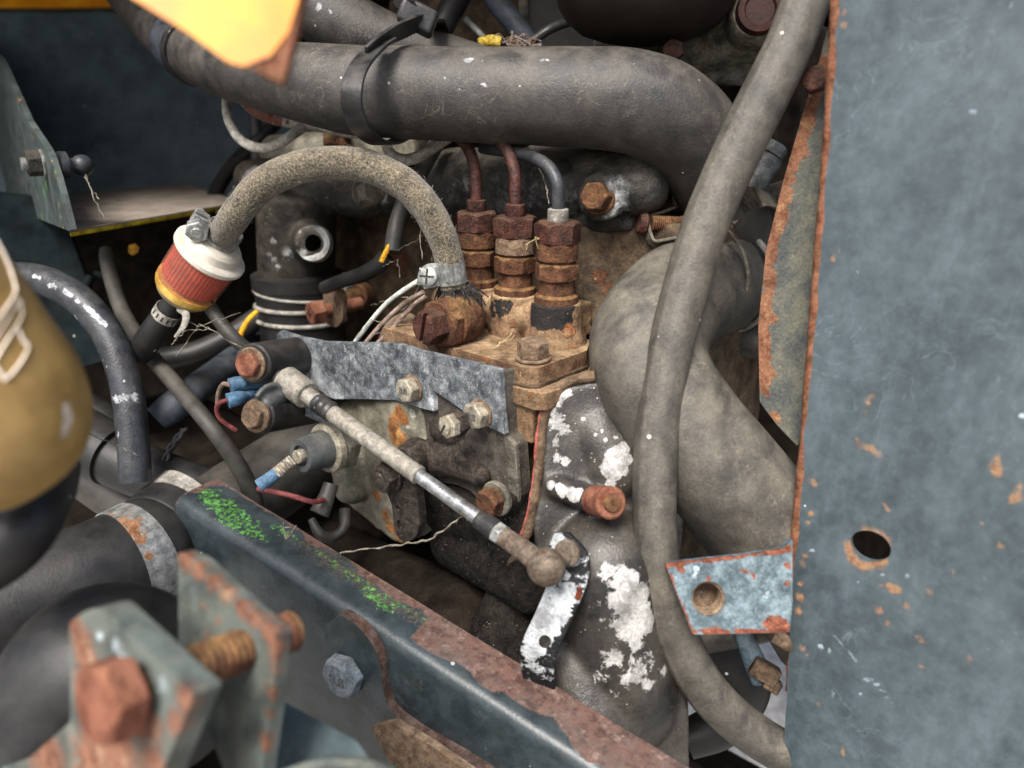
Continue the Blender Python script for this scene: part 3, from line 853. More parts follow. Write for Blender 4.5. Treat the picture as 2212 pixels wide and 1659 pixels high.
BP = [(u, v, 15, 1.0) for u in range(1152, 1236, 12) for v in (668, 680, 692)] + [(u, 703, 11, 1.0) for u in range(1166, 1215, 12)] + [(1236, 664, 10), (1150, 700, 8, .8)]
BP += [(1062, 662, 13, .9), (1078, 660, 14, .95), (1094, 658, 13, .9), (1080, 676, 13, .9), (1066, 680, 9, .8), (1094, 672, 10, .8)]
wear(cv, B=BP, Gc=[(1160, 665, 4), (1182, 676, 3), (1205, 690, 3.5), (1190, 660, 3)],
     R=[(1230, 715, 14, .8), (1110, 700, 14, .5), (1060, 730, 14, .5), (1240, 750, 16, .7), (1180, 800, 14, .6), (1250, 785, 12, .6)])
# three delivery fittings
for i, v in enumerate(V):
    dv = mk('delivery_valve', G().lathe([(0, .0122), (.004, .0122), (.0045, .0112), (.005, .0100), (.012, .0098), (.013, .0098)], v, ZZ, 32), MT['rust'], ip, bevel=.0003)
    k = [.7, .35, .15][i]
    mk('lower_hex', G().hexa(v + ZZ * .0125, ZZ, .0126, .0098, k, both=True), MT['rust'], dv, bevel=.0004, sharp=25)
    mk('neck', G().lathe([(.0220, .0095), (.0235, .0095)], v, ZZ, 28), MT['rust'], dv)
    mk('union_skirt', G().lathe([(.0235, .0106), (.0240, .0113), (.0320, .0113), (.0330, .0112)], v, ZZ, 32), MT['rust' if i != 1 else 'rust_dust'], dv)
    un = mk('union_nut', G().hexa(v + ZZ * .0322, ZZ, .0129, .0122, k + .45, both=True), MT['rust_red'], dv, bevel=.0004, sharp=25)
    mk('pipe_collar', G().lathe([(.0440, .0056), (.0445, .0058), (.0505, .0056), (.0510, .0048)], v, ZZ, 24), MT['rust_red' if i < 2 else 'pipe_grey'], dv)
# banjo inlet
bj = T('fuel_inlet_banjo', 'rusted banjo fitting with slotted plug on the pump inlet', 'fitting')
bcn = P(988, 690, .432)
pr = [(-.017 * math.cos(t), .0148 * math.sin(t)) for t in np.linspace(.15, 1.35, 10)] + [(0.0, .0148), (.0068, .0146), (.0085, .0122)]
mk('banjo_body', G().lathe(pr, bcn, NX, 36), MT['rust'], bj)
nk0, nk1 = P(988, 672, .434), P(980, 618, .429)
mk('neck', G().cyl(nk0, nk1, .0074, .0058), MT['rust_dust'], bj)
hx = mk('hex_nut', G().hexa(bcn + NX * .0070, NX, .0152, .0080, .35, both=True), MT['rust'], bj, bevel=.0005, sharp=25)
pk = bcn + NX * .0148
g = G().hexa(pk, NX, .0098, .0112, .8)
x_, y_ = perp(NX)
dirs = (ZZ * .96 + AX * .25).normalized()
slot = G().box(pk + NX * .0115, dirs * .012, dirs.cross(NX).normalized() * .0013, NX * .003)
pg = mk('slotted_plug', g, MT['rust_red'], bj, sharp=25)
cu = mk('cut', slot, MT['rust_red'])
bm_ = pg.modifiers.new('cut', 'BOOLEAN'); bm_.object = cu; bm_.solver = 'EXACT'
bake(pg); bpy.data.objects.remove(cu)
pg.data.set_sharp_from_angle(angle=math.radians(25))
# lifting plate under first fitting
# cover bolt on the flange
bolt(ip, PP(1151, 778, pf) + ZZ * .0006, ZZ, .0086, .0088, MT['rust_dust'], wr=.0096, wh=.0015, rot=.3)
mk('rim_seal', G().prism([AN(p, 0, 0, -.0085) + (p - AN(cor, -.06, -.03, 0)).normalized() * .0008 for p in fl], ZZ * -.0022), MT['gasket'], ip, bevel=.0006)
# block under the cover
b2 = [AN(cor, a, n, -.0110) for a, n in ((-.135, -.010), (-.026, -.010), (-.024, .001), (.003, .002), (.008, -.002), (.012, -.05), (-.01, -.068), (-.135, -.068))]
lgd = mk('ledge', G().prism(b2, ZZ * -.009, grid=.004), MT['pump'], ip, bevel=.002, seg=3)
wear(lgd, R=[(1150, 845, 20, .7), (1200, 830, 18, .6)])
bdp = [AN(cor, a, n, -.019) for a, n in ((-.13, -.014), (-.006, -.014), (.0, -.05), (-.13, -.06))]
bd = mk('body', G().prism(bdp, ZZ * -.09, grid=.005), MT['pump'], ip, bevel=.001)
wear(bd, R=[(1140, 900, 24, .75), (1140, 960, 30, .7), (1160, 1000, 26, .6), (1140, 1060, 26, .6)])
mk('corner_lug', G().box(AN(cor, -.008, -.010, -.030), AX * .0075, NX * .009, ZZ * .0115), MT['pump'], ip, bevel=.0015, seg=3)
solo('plug_cap', G().lathe([(-.02, .0165), (0, .0165), (.003, .014), (.0045, .009), (.005, .001)], P(862, 728, .475), (ZZ * .55 + NX * .8).normalized(), 36), MT['rust_dust'], 'round rust stained cap behind the pale wires', 'cap')

# ------------------------------------------------------------ governor housing on the side
gv = T('governor_housing', 'gritty governor housing bolted to the side of the pump', 'housing')
NP = P(1040, 892, .402)
plg = (NP - NX * .0035, NX)
out = rnd([(868, 862), (1088, 800), (1092, 940), (1112, 962), (1120, 1060), (1118, 1090), (1088, 1108), (1050, 1104), (1020, 1062), (985, 1046), (930, 1040), (880, 1010), (868, 940)], 10)
g = G().prism([PP(u, v, plg) for u, v in out], -NX * .010)
mk('face_plate', g, MT['gritgrey'], gv, bevel=.0012, seg=3)
out2 = rnd([(880, 850), (1098, 800), (1102, 930), (1123, 958), (1131, 1060), (1130, 1095), (1095, 1116), (1040, 1112), (880, 1020)], 10)
plh = (NP - NX * .0145, NX)
mk('gasket', G().prism([PP(u, v, plh) for u, v in out2], -NX * .003), MT['gasket'], gv, bevel=.0006)
g = G().capsule(P(925, 990, .445), P(1015, 990, .428), M(44, .43)).capsule(P(985, 1010, .428), P(1040, 1028, .417), M(24, .42)).capsule(P(960, 925, .434), P(985, 932, .428), M(34, .43))
cast('greasy_bulge', g, MT['grease'], gv, .0012, 6, .0003, 300)
rim_o = [(1086, 936), (1092, 940), (1112, 962), (1120, 1060), (1118, 1088), (1100, 1100), (1098, 1070), (1094, 985)]
mk('cover_rim', G().prism([PP(u, v, (NP - NX * .0028, NX)) for u, v in rim_o], -NX * .003), MT['cast_grey'], gv, bevel=.0006)
adj = P(978, 918, .392)
bolt(gv, adj, (NX + ZZ * .05).normalized(), M(28, .39), M(20, .39), MT['bolt8'], rot=.5, name='adjusting_nut')
sc_ = adj + NX * M(20, .39)
mk('adjusting_screw', G().lathe([(0, M(15, .39)), (.0016, M(15, .39)), (.002, M(12, .39))], sc_, NX, 24), MT['bolt8'], gv)
mk('screw_slot', G().box(sc_ + NX * .002, (ZZ + AX * .6).normalized() * M(12, .39), (ZZ * .6 - AX).normalized() * .0006, NX * .0003), MT['cast'], gv)
mk('lock_nut', G().hexa(adj - NX * .006, NX, M(31, .395), .006, .9), MT['grease'], gv, bevel=.0004, sharp=25)
bolt(gv, P(1078, 1074, .394), NX, M(32, .39), M(32, .39), MT['rust'], wr=M(40, .39), wh=M(14, .39), wmat=MT['cast_grey'], rot=.3)
# stop lever
lv = T('stop_lever', 'black greasy stop lever hanging from its pivot bolt', 'lever')
pll = (P(850, 1060, .425), (NX + RT * .15).normalized())
out = rnd([(842, 985), (872, 968), (892, 1000), (900, 1060), (908, 1130, 20), (896, 1166, 18), (868, 1172, 18), (852, 1150, 12), (846, 1090), (826, 1040)], 8)
mk('arm', G().prism([PP(u, v, pll) for u, v in out], -NX * .005, holes=[(PP(862, 1135, pll), (M(8, .4), M(15, .4))), (PP(859, 1099, pll), M(6, .4))]), MT['grease'], lv, bevel=.0007)
bolt(lv, P(848, 1026, .423), NX, M(34, .4), M(28, .4), MT['grease'], wr=M(38, .4), wh=M(11, .4), rot=.2, name='pivot_bolt', dome=True)
mk('pivot_hub', G().cyl(P(868, 1010, .424), P(905, 985, .445), M(42, .41), M(46, .42)), MT['grease'], lv)

# alloy side of the pump behind the lever
sb2 = T('pump_drive_case', 'stained pale alloy case peeling to rust behind the lever', 'casing')
plq = (P(800, 1000, .488), NX)
out = rnd([(700, 900), (735, 868), (905, 862), (925, 990), (905, 1080), (880, 1178, 10), (850, 1172), (742, 1085, 16), (718, 1000)], 12)
o = cast('case', G().prism([PP(u, v, plq) for u, v in out], -NX * .05).capsule(P(745, 920, .50), P(760, 1050, .50), M(40, .49)), MT['pumpgrey'], sb2, .0016, 6, .0007, 140)
wear(o, R=[(865, 900, 26, .9), (850, 930, 26, .9), (865, 950, 22, .8), (815, 1070, 16, .8), (830, 1110, 18, .8), (845, 1140, 16, .9), (860, 1160, 14, .9)], Gc=[(890, 890, 14, .6), (880, 920, 10, .6)])
mk('peeling_label', G().prism([PP(u, v, (P(890, 900, .449), NX)) for u, v in rnd([(876, 880), (905, 868), (925, 880), (922, 912), (900, 930), (882, 925), (890, 902)], 4)], -NX * .0006), MT['cast'], sb2)
lb = T('pump_lower_body', 'speckled black lower body under the pump', 'casing')
g = G().capsule(P(985, 1170, .46), P(1150, 1260, .405), M(62, .43)).capsule(P(965, 1090, .455), P(1130, 1150, .42), M(62, .44)).box(P(1140, 1110, .425), AX * .006, NX * .02, ZZ * .02)
cast('lower_body', g, MT['boot'], lb, .002, 6, .0005, 160)

# ------------------------------------------------------------ bracket plate with stamped bolts
br = T('cable_bracket', 'white corroded flat steel bracket with two stamped bolts', 'bracket')
plb = (NP, NX)
left_n = (NX + RT * -.0 + Vector((0.10, -.04, 0))).normalized()
pla = (PP(855, 790, plb), left_n)
outR = [(855, 742), (905, 757), (980, 775), (1080, 799), (1083, 868), (1090, 938), (1046, 918), (935, 842), (938, 888), (915, 883), (855, 864)]
outL = [(597, 722), (606, 715), (640, 727), (700, 739), (780, 741), (855, 742), (855, 864), (790, 862), (722, 862), (690, 848), (650, 808), (634, 770), (600, 745)]
o = mk('plate', G().prism([PP(u, v, plb) for u, v in outR], NX * -.0032, grid=.004), MT['galv'], br, bevel=.0005)
o.data.materials[0] = MT['galv']
wear(o, Gc=[(935, 870, 16, .5), (900, 875, 14, .4), (1040, 800, 40, -.1)])
o2 = mk('bent_plate', G().prism([PP(u, v, pla) for u, v in outL], left_n * -.0032, grid=.004), MT['galv'], br, bevel=.0005)
wear(o2, Gc=[(670, 800, 30, .25), (690, 830, 26, .3), (720, 850, 20, .3)], B=[(755, 832, 4)])
for (u, v, t) in ((893, 838, '8.8'), (1040, 892, '8.8')):
    c = PP(u, v, plb)
    bolt(br, c, NX, .0074, .0062, MT['bolt8'], wr=.0080, wh=.0014, wmat=MT['rust_dust'], rot=.25, txt=t)
# lower tongue of the bracket by the cable
plt_ = (P(690, 890, .462), camv(-.1, 0, -1))
mk('tongue', G().prism([PP(u, v, plt_) for u, v in rnd([(640, 840), (690, 850), (706, 872), (712, 918), (695, 915), (640, 888), (618, 860)], 4)], FWD * .003), MT['galv'], br, bevel=.0004)

# cable clamp sleeves
cs_ = T('cable_clamp', 'twin black sleeves with rusty bolts at the bracket end', 'clamp')
def sleeve(p0, p1, r, mat):
    return mk('sleeve', G().cyl(p0, p1, r, r * 1.03, n=36, ch=.001), mat, cs_)
a0, a1 = P(545, 786, .447), P(648, 768, .495)
sleeve(a0, a1, M(43, .465), MT['plastic'])
bolt(cs_, a0, a0 - a1, M(29, .445), M(16, .445), MT['rust_bright'], wr=M(37, .445), wh=M(9, .445), wmat=MT['rust_dust'], rot=.1)
b0_, b1_ = P(558, 898, .44), P(682, 876, .49)
sleeve(b0_, b1_, M(39, .46), MT['plastic'])
bolt(cs_, b0_, b0_ - b1_, M(27, .44), M(16, .44), MT['rust_dust'], wr=M(36, .44), wh=M(12, .44), wmat=MT['rust_dust'], rot=.4)
g = G().ribbon([(560, 868, .437), (575, 850, .44), (600, 842, .448), (630, 848, .46), (648, 870, .465)], (b0_ - b1_).normalized(), .012, .003)
g.capsule(P(578, 872, .440), P(612, 850, .452), M(18, .44)).capsule(P(612, 838, .452), P(600, 812, .455), M(16, .45))
cast('clip_saddle', g, MT['plastic_grey'], cs_, .001, 4)

# ------------------------------------------------------------ throttle cable / rod
tr = T('throttle_rod', 'dusty throttle cable rod running down to a ball joint', 'rod')
def lin(t):
    u0, v0, i0 = 628, 828, 1 / .452
    u1, v1, i1 = 1180, 1225, 1 / .352
    return (u0 + (u1 - u0) * t, v0 + (v1 - v0) * t, 1 / (i0 + (i1 - i0) * t))
def LP(t):
    return P(*lin(t))
def seg(name, t0, t1, r0, r1, mat, n=28, parent=None):
    d0, d1 = lin(t0)[2], lin(t1)[2]
    return mk(name, G().cyl(LP(t0), LP(t1), r0, r1, n=n), mat, parent or tr)
seg('end_cap', -.02, .066, .0088, .0084, MT['rod'])
seg('ferrule', .05, .14, .0050, .0050, MT['rod'])
mk('tape', G().tube([(LP(t), .0056 + .0004 * math.sin(t * 300)) for t in np.linspace(.105, .165, 14)], n=24, seg=2, lump=.12, lumps=300), MT['plastic'], tr)
mk('outer_sleeve', G().tube([(LP(.15), .0049), (LP(.3), .00495), (LP(.495), .0049)], n=28, seg=10), MT['rod'], tr)
seg('sleeve_rim', .49, .503, .0051, .0051, MT['rod'])
seg('inner_rod', .50, .745, .0037, .0037, MT['rod_clean'])
seg('rubber_seal', .735, .805, .0049, .0052, MT['plastic'])
mk('lock_nut', G().hexa(LP(.803), LP(1) - LP(0), .0056, .0050, .3, both=True), MT['zinc'], tr, sharp=25, bevel=.0003)
seg('joint_shank', .818, .965, .0046, .0054, MT['joint'])
mk('ball_socket', G().ball(LP(1.0), .0090, (LP(1) - LP(0)).normalized(), n=32), MT['joint'], tr)
mk('joint_pin', G().cyl(LP(1.0), P(1232, 1192, .362), .0052, .0046).cyl(P(1222, 1196, .3575), P(1229, 1193, .3605), .0064), MT['joint'], tr)

# lever arm -------------------------------------------------------
la = T('throttle_lever', 'flaking black and silver throttle lever below the ball joint', 'lever')
L_ = [(1196, 1152, 0.3710), (1186, 1185, 0.3690), (1184, 1250, 0.3640), (1162, 1310, 0.3640), (1128, 1385, 0.3660), (1123, 1425, 0.3700), (1130, 1475, 0.3800)]
R_ = [(1228, 1150, 0.3690), (1268, 1195, 0.3640), (1270, 1250, 0.3620), (1246, 1315, 0.3620), (1206, 1405, 0.3640), (1196, 1445, 0.3680), (1200, 1510, 0.3780)]
cL = catmull([(P(*p),) for p in L_], 6); cR = catmull([(P(*p),) for p in R_], 6)
rings = []
for (a,), (b_,) in zip(cL, cR):
    nn = camv(-.25, .05, -1)
    ring = [a.lerp(b_, k / 10) for k in range(11)]
    ring += [x - nn * .0034 for x in reversed(ring)]
    rings.append(ring)
o = mk('arm', G().rings(rings), MT['lever'], la, bevel=.0007, sharp=60)
cu = mk('cut', G().cyl(P(1177, 1386, .34), P(1177, 1386, .41), M(13, .38)), MT['lever'])
bb = o.modifiers.new('cut', 'BOOLEAN'); bb.object = cu; bb.solver = 'EXACT'
bake(o); bpy.data.objects.remove(cu)
o.data.set_sharp_from_angle(angle=math.radians(45))
wear(o, Gc=[(1205, 1175, 16, .5), (1225, 1200, 14, .3), (1190, 1320, 30, .5), (1210, 1290, 24, .35), (1165, 1360, 26, .55), (1150, 1400, 20, .45), (1180, 1350, 24, .5)], R=[(1252, 1275, 9), (1248, 1290, 7), (1240, 1310, 5)])
# lever hub: rubber boot and clamp ear
bt = T('lever_boot', 'gritty black rubber boot beside the throttle lever', 'boot')
g = G().capsule(P(1100, 1250, .425), P(1095, 1390, .43), M(38, .42), M(92, .43)).capsule(P(1060, 1230, .42), P(1062, 1245, .42), M(20, .42)).capsule(P(1020, 1400, .425), P(1140, 1412, .42), M(20, .42))
g.capsule(P(1040, 1370, .43), P(1010, 1395, .43), M(18, .43)).capsule(P(1130, 1225, .42), P(1080, 1250, .42), M(22, .42))
cast('boot', g, MT['boot'], bt, .0015, 10, .0005, 250)
# ================================================================== timing cover
tc = T('timing_cover', 'peeling black timing cover with silver patches', 'cover')
plc = (P(1180, 1000, .393), camv(.03, 0, -1))
out = rnd([(1192, 862, 22), (1225, 835, 16), (1285, 822), (1440, 840), (1500, 960), (1478, 1130), (1470, 1300), (1488, 1480), (1492, 1720), (1070, 1740), (1120, 1520), (1150, 1400), (1165, 1250), (1150, 1130), (1170, 1040, 20), (1176, 940)], 12)
g = G().prism([PP(u, v, plc) for u, v in out], camv(0, 0, 1) * .05)
g.capsule(P(1290, 930, .408), P(1330, 1010, .404), M(75, .41)).capsule(P(1310, 1220, .394), P(1350, 1500, .410), M(120, .41)).capsule(P(1250, 1430, .408), P(1300, 1640, .395), M(110, .41))
g.capsule(P(1200, 1052, .393), P(1290, 1082, .384), M(24, .4), M(30, .4)).capsule(P(1370, 1320, .455), P(1420, 1560, .45), M(60, .45))
cvr = cast('cover', g, MT['cast_cover'], tc, .0016, 7, .0002, 120)
GR = [(1322, 985, 14, .95), (1335, 975, 14), (1350, 965, 12), (1318, 1000, 15), (1335, 1000, 16), (1352, 990, 14), (1310, 1020, 12), (1326, 1025, 13), (1318, 1045, 10), (1345, 1015, 12), (1300, 1008, 9, .8), (1305, 1058, 7, .8),
      (1260, 905, 5), (1300, 930, 4), (1308, 950, 5), (1285, 938, 4), (1275, 1065, 5), (1345, 940, 6), (1330, 945, 5),
      (1200, 870, 22, .58), (1210, 855, 20, .6), (1225, 845, 18, .6), (1202, 900, 24, .58), (1212, 930, 22, .56), (1200, 955, 20, .55), (1205, 985, 20, .5), (1222, 995, 14, .55),
      (1190, 1048, 10, .85), (1210, 1056, 12, .9), (1232, 1064, 13, .9), (1252, 1066, 11, .9), (1268, 1072, 10, .8), (1240, 1078, 10, .8), (1215, 1070, 8, .7),
      (1345, 1245, 26, .8), (1355, 1270, 34, .85), (1370, 1290, 36, .9), (1355, 1310, 36, .85), (1380, 1330, 34, .85), (1370, 1360, 32, .8), (1395, 1350, 24, .8), (1330, 1260, 22, .7), (1325, 1290, 24, .65), (1315, 1235, 22, .6), (1340, 1345, 26, .65), (1375, 1385, 24, .7), (1300, 1300, 24, .5),
      (1330, 1420, 34, .55), (1300, 1460, 26, .5), (1380, 1440, 44, .52), (1360, 1470, 28, .55), (1400, 1480, 24, .5), (1430, 1450, 18, .5), (1270, 1640, 14, .6), (1330, 1500, 20, .5), (1300, 1340, 10, .6)]
wear(cvr, Gc=GR)
gk = [(1285, 812, .394), (1235, 822, .394), (1200, 842, .394), (1184, 872, .394), (1172, 930, .394), (1166, 1000, .394), (1158, 1060, .394), (1150, 1110, .394), (1132, 1170, .398), (1105, 1220, .404)]
mk('flange_rim', G().tube([p + (11,) for p in gk], n=12, seg=10, lump=.35, lumps=140, flat=(camv(.5, 0, -1), .7)), MT['gasket'], tc)
mk('sealant_bead', G().tube([(u - 11, v, d - .001, 2.6) for u, v, d in gk[2:9]], n=8, seg=14, lump=1.6, lumps=200), MT['sealant'], tc)
s0, s1_ = P(1284, 1081, .382), P(1322, 1086, .364)
bs_ = mk('stud_bolt', G().cyl(s0, s1_, M(31, .405), M(33, .4), n=18, ch=.001), MT['rust_bright'], tc)
mk('stud_core', G().lathe([(0, M(21, .375)), (.0012, M(19, .375)), (.0016, M(9, .375)), (.0012, .0005)], s1_ + (s1_ - s0).normalized() * .0002, s1_ - s0, 24), MT['rust'], bs_)
mk('boss_sleeve', G().cyl(P(1248, 1070, .393), s0, M(27, .42), M(27, .415)), MT['pipe_black'], tc)

# ================================================================== upper hoses
h1 = T('upper_hose', 'big dusty rubber coolant hose crossing above the pump', 'hose')
path = [(225, -90, .66, 52), (290, -10, .60, 54), (340, 45, .57, 58), (400, 100, .535, 62), (480, 140, .495, 66), (580, 165, .465, 73), (700, 187, .445, 87), (770, 197, .438, 92), (900, 202, .43, 95), (1050, 207, .422, 98), (1200, 211, .417, 102),
        (1330, 216, .413, 106), (1420, 238, .415, 108), (1490, 290, .425, 104), (1535, 360, .44, 98), (1570, 440, .46, 92), (1600, 520, .48, 88)]
hb = mk('hose_body', G().tube(path, n=56, seg=10, lump=.018, lumps=45), MT['hose'], h1)
wear(hb, Gc=[(965, 175, 8.1, 0.74), (975, 162, 5.4, 0.74), (985, 180, 5.4, 0.74), (1000, 170, 4.5, 0.74), (1022, 170, 4.5, 0.74), (1030, 190, 3.6, 0.74), (1046, 180, 6.3, 0.74), (1052, 165, 3.6, 0.74), (1170, 128, 7.2, 0.74), (1182, 133, 5.4, 0.74), (1170, 140, 4.5, 0.74), (1110, 143, 4.5, 0.74), (1130, 145, 3.6, 0.74), (1018, 130, 7.2, 0.68), (1000, 128, 5.4, 0.62), (940, 135, 5.4, 0.62), (1136, 240, 3.1, 0.74), (1225, 166, 3.6, 0.62), (990, 195, 4.5, 0.55), (1140, 220, 3.6, 0.49), (700, 110, 2.7, 0.74), (712, 112, 2.7, 0.74), (1055, 200, 4.5, 0.49), (1010, 150, 6.3, 0.55), (1242, 200, 2.7, 0.62), (1275, 230, 2.7, 0.55)])
mk('hose_band', G().tube([(392, 92, .538, 66), (404, 103, .532, 67), (418, 112, .525, 68)], n=48, seg=4), MT['hose_blue'], h1)
mk('band_lip', G().tube([(417, 112, .525, 69), (425, 117, .521, 69)], n=48, seg=3), MT['plastic'], h1)

h2 = solo('second_hose', G().tube([(540, -120, .50, 70), (640, -20, .495, 72), (730, 45, .495, 70), (830, 90, .50, 62), (930, 120, .505, 54), (1040, 150, .51, 48), (1150, 190, .52, 46)], n=48, seg=10, lump=.02, lumps=50), MT['hose'],
          'dark dusty hose strapped behind the big upper hose', 'hose')
wear(h2, Gc=[(685, 18, 4), (690, 12, 3), (712, 22, 4)])

ct = T('cable_tie', 'black plastic cable tie strapping the two upper hoses', 'cable tie')
hax = (P(900, 202, .43) - P(700, 190, .445)).normalized()
wd_ = (hax + UP * .10).normalized()
lp = [(838, 84, .405), (812, 102, .397), (775, 145, .386), (760, 195, .382), (763, 240, .388), (785, 285, .402), (830, 310, .44), (880, 285, .49), (930, 190, .53), (955, 100, .53), (945, 50, .49), (925, 45, .445)]
mk('strap_top', G().ribbon([(790, 118, .3925), (815, 96, .3965), (845, 76, .404), (880, 60, .412), (908, 48, .42)], camv(.55, .80, -.25), M(44, .40), .0019, seg=6), MT['plastic'], ct, bevel=.0004, sharp=50)
mk('strap', G().ribbon(lp, wd_, M(47, .40), .0019, seg=8), MT['plastic'], ct, bevel=.0004, sharp=50)
hx_ = camv(.9, -.38, .2); hy_ = camv(.38, .9, -.2)
hc = P(902, 38, .425)
mk('buckle', G().box(hc, hx_ * M(40, .43), hy_ * M(26, .43), hx_.cross(hy_) * .008), MT['plastic'], ct, bevel=.0022, seg=3)
mk('strap_end', G().ribbon([(905, 38, .424), (880, 12, .418), (862, -10, .415)], wd_, M(40, .42), .0018, seg=4), MT['plastic'], ct)
mk('slot_bar', G().box(P(893, 54, .4235), hx_ * M(27, .43), hy_ * M(5, .43), hx_.cross(hy_) * .002), MT['plastic_grey'], ct)

# bits in the gap above the hose
solo('dark_pipe', G().tube([(1010, -60, .56, 30), (985, 0, .555, 28), (955, 55, .55, 27), (925, 110, .55, 26)], n=24), MT['hose_black'], 'short black pipe sloping behind the cable tie buckle', 'pipe')
solo('grey_pipe', G().tube([(1040, -60, .55, 24), (1070, 0, .55, 24), (1110, 50, .548, 24), (1150, 105, .545, 25), (1175, 150, .54, 25)], n=24), MT['hose_blue'], 'blue grey pipe sloping down to the upper hose', 'pipe')
solo('pale_tube', G().tube([(1005, 40, .57, 6), (1040, 75, .57, 6), (1060, 98, .57, 6)], n=10), MT['white_wire'], 'thin pale tube beside the yellow connector', 'tube')
yc = T('wire_connector', 'small yellow and black wire connector above the hose', 'connector')
mk('sheath', G().tube([(1033, 93, .53, 9), (1045, 91, .53, 12), (1065, 89, .53, 13), (1082, 91, .53, 12)], n=16), MT['yb_conn'], yc)
mk('wire', G().tube([(1080, 92, .53, 4), (1100, 93, .53, 4), (1125, 90, .53, 3)], n=8), MT['plastic'], yc)
solo('black_wire', G().tube([(1120, 102, .52, 9), (1150, 88, .52, 9), (1190, 62, .52, 10), (1235, 46, .51, 10), (1275, 40, .50, 10)], n=12), MT['plastic'], 'short black wire under the dark canister', 'wire')
random.seed(3)
g = G()
for i in range(46):
    a = P(1105 + random.uniform(-22, 48), 100 + random.uniform(-12, 10), .505 + random.uniform(-.01, .01))
    b = a + Vector((random.uniform(-.012, .012), random.uniform(-.008, .008), random.uniform(-.003, .006)))
    m_ = (a + b) / 2 + Vector((random.uniform(-.003, .003), 0, random.uniform(-.002, .004)))
    g.tube([(a, .0004), (m_, .0005), (b, .0003)], n=5, seg=3)
tag(mk('debris', g, MT['brown_wire']), 'tangle of dry twigs and fluff lying above the hose', 'debris', kind='stuff')

# ================================================================== long hose and molded elbow
lh = solo('long_hose', G().tube([(1775, -90, .362, 52), (1742, 0, .362, 52), (1698, 112, .364, 52), (1612, 286, .368, 53), (1551, 418, .371, 51), (1512, 520, .373, 50), (1471, 661, .375, 49), (1444, 776, .375, 49), (1424, 900, .375, 48), (1414, 1060, .375, 48), (1420, 1207, .378, 47),
          (1448, 1335, .384, 47), (1508, 1465, .39, 47), (1592, 1558, .395, 46), (1700, 1628, .40, 45), (1830, 1680, .405, 45)], n=72, seg=12, lump=.03, lumps=28, seam=camv(-.8, 0, -.6)), MT['hose_tan'],
          'long tan dusted rubber hose running down past the elbow', 'hose')
wear(lh, Gc=[(1421, 730, 3.5), (1690, 105, 3), (1645, 180, 3), (1665, 118, 2.5), (1563, 280, 2.5), (1560, 330, 2.5), (1420, 860, 3, .7)])
el = T('radiator_elbow', 'fat tan rubber elbow hose bulging beside the pump', 'hose')
ep = [(1760, 545, .54, 96), (1680, 572, .515, 100), (1600, 592, .487, 106), (1530, 612, .462, 112), (1465, 645, .437, 119), (1415, 705, .416, 125), (1400, 775, .405, 128), (1425, 850, .40, 130), (1480, 930, .40, 130), (1560, 1025, .402, 132), (1640, 1125, .408, 132), (1730, 1250, .415, 132), (1800, 1360, .42, 132)]
e_ = mk('elbow_body', G().tube(ep, n=80, seg=12, lump=.03, lumps=26, seam=camv(-.3, -.9, -.5)), MT['hose_tan'], el)
wear(e_, Gc=[(1432, 695, 3), (1660, 800, 6, .5), (1560, 890, 5, .4)])
for (k0, k1, ex) in (((1618, 587, .493), (1606, 590, .489), 5.0), ((1572, 600, .477), (1560, 604, .473), 5.0)):
    a, b = P(*k0), P(*k1)
    mk('wire_ring', G().torus((a + b) / 2, (b - a), M(112, (k0[2] + k1[2]) / 2) + .0006, .0019, n=72), MT['pipe_grey'], el)
mk('end_sleeve', G().tube([(1720, 560, .528, 103), (1660, 577, .508, 107), (1612, 589, .4915, 109), (1606, 590, .489, 106), (1598, 592, .487, 109), (1562, 603, .474, 111), (1556, 605, .472, 106)], n=64, seg=3), MT['hose_black'], el)
solo('stub_hose', G().tube([(1530, 730, .50, 20), (1570, 735, .495, 30), (1620, 738, .49, 36), (1700, 745, .485, 38)], n=28), MT['hose_tan'], 'short thick hose stub behind the fat elbow', 'hose')

# clamp with rusty screw above elbow
ec = T('screw_hose_clamp', 'rusty screw clamp saddle at the top of the fat elbow', 'clamp')
wv = camv(.25, .1, -1)
mk('saddle', G().ribbon([(1452, 452, .452), (1425, 462, .447), (1400, 470, .443), (1397, 492, .441), (1410, 522, .437), (1440, 520, .433), (1480, 512, .43), (1530, 518, .43)], wv, .007, .0018, seg=6), MT['cast_grey'], ec, bevel=.0004)
mk('screw_thread', G().lathe(thread_prof(.032, M(17, .44), .0012), P(1408, 482, .437), camv(1, -.02, .1), 24), MT['rust'], ec)
mk('screw_head', G().cyl(P(1394, 482, .441), P(1378, 480, .440), M(27, .44), M(24, .44), ch=.001), MT['rust_red'], ec)
mk('band', G().torus(P(1500, 590, .45), (P(1465, 645, .437) - P(1530, 612, .462)), M(122, .447), .0012, n=64), MT['cast_grey'], ec)
jc = T('worm_drive_clip', 'grey worm drive clip between the long hose and rusty flange', 'clip')
mk('housing', G().cyl(P(1617, 412, .432), P(1664, 338, .428), M(30, .43), M(31, .43), ch=.001), MT['steel_dark'], jc)
mk('screw_head', G().hexa(P(1664, 335, .428), P(1662, 338, .428) - P(1612, 415, .432), M(29, .43), M(26, .43), .3), MT['steel_dark'], jc, sharp=25, bevel=.0004)
mk('band', G().ribbon([(1570, 470, .44), (1600, 440, .435), (1640, 425, .394), (1680, 440, .45)], camv(-.5, .8, .2), .012, .001, seg=6), MT['cast_grey'], jc)
for k in range(3):
    a = P(1624 + 12 * k, 398 - 19 * k, .4135)
    pass
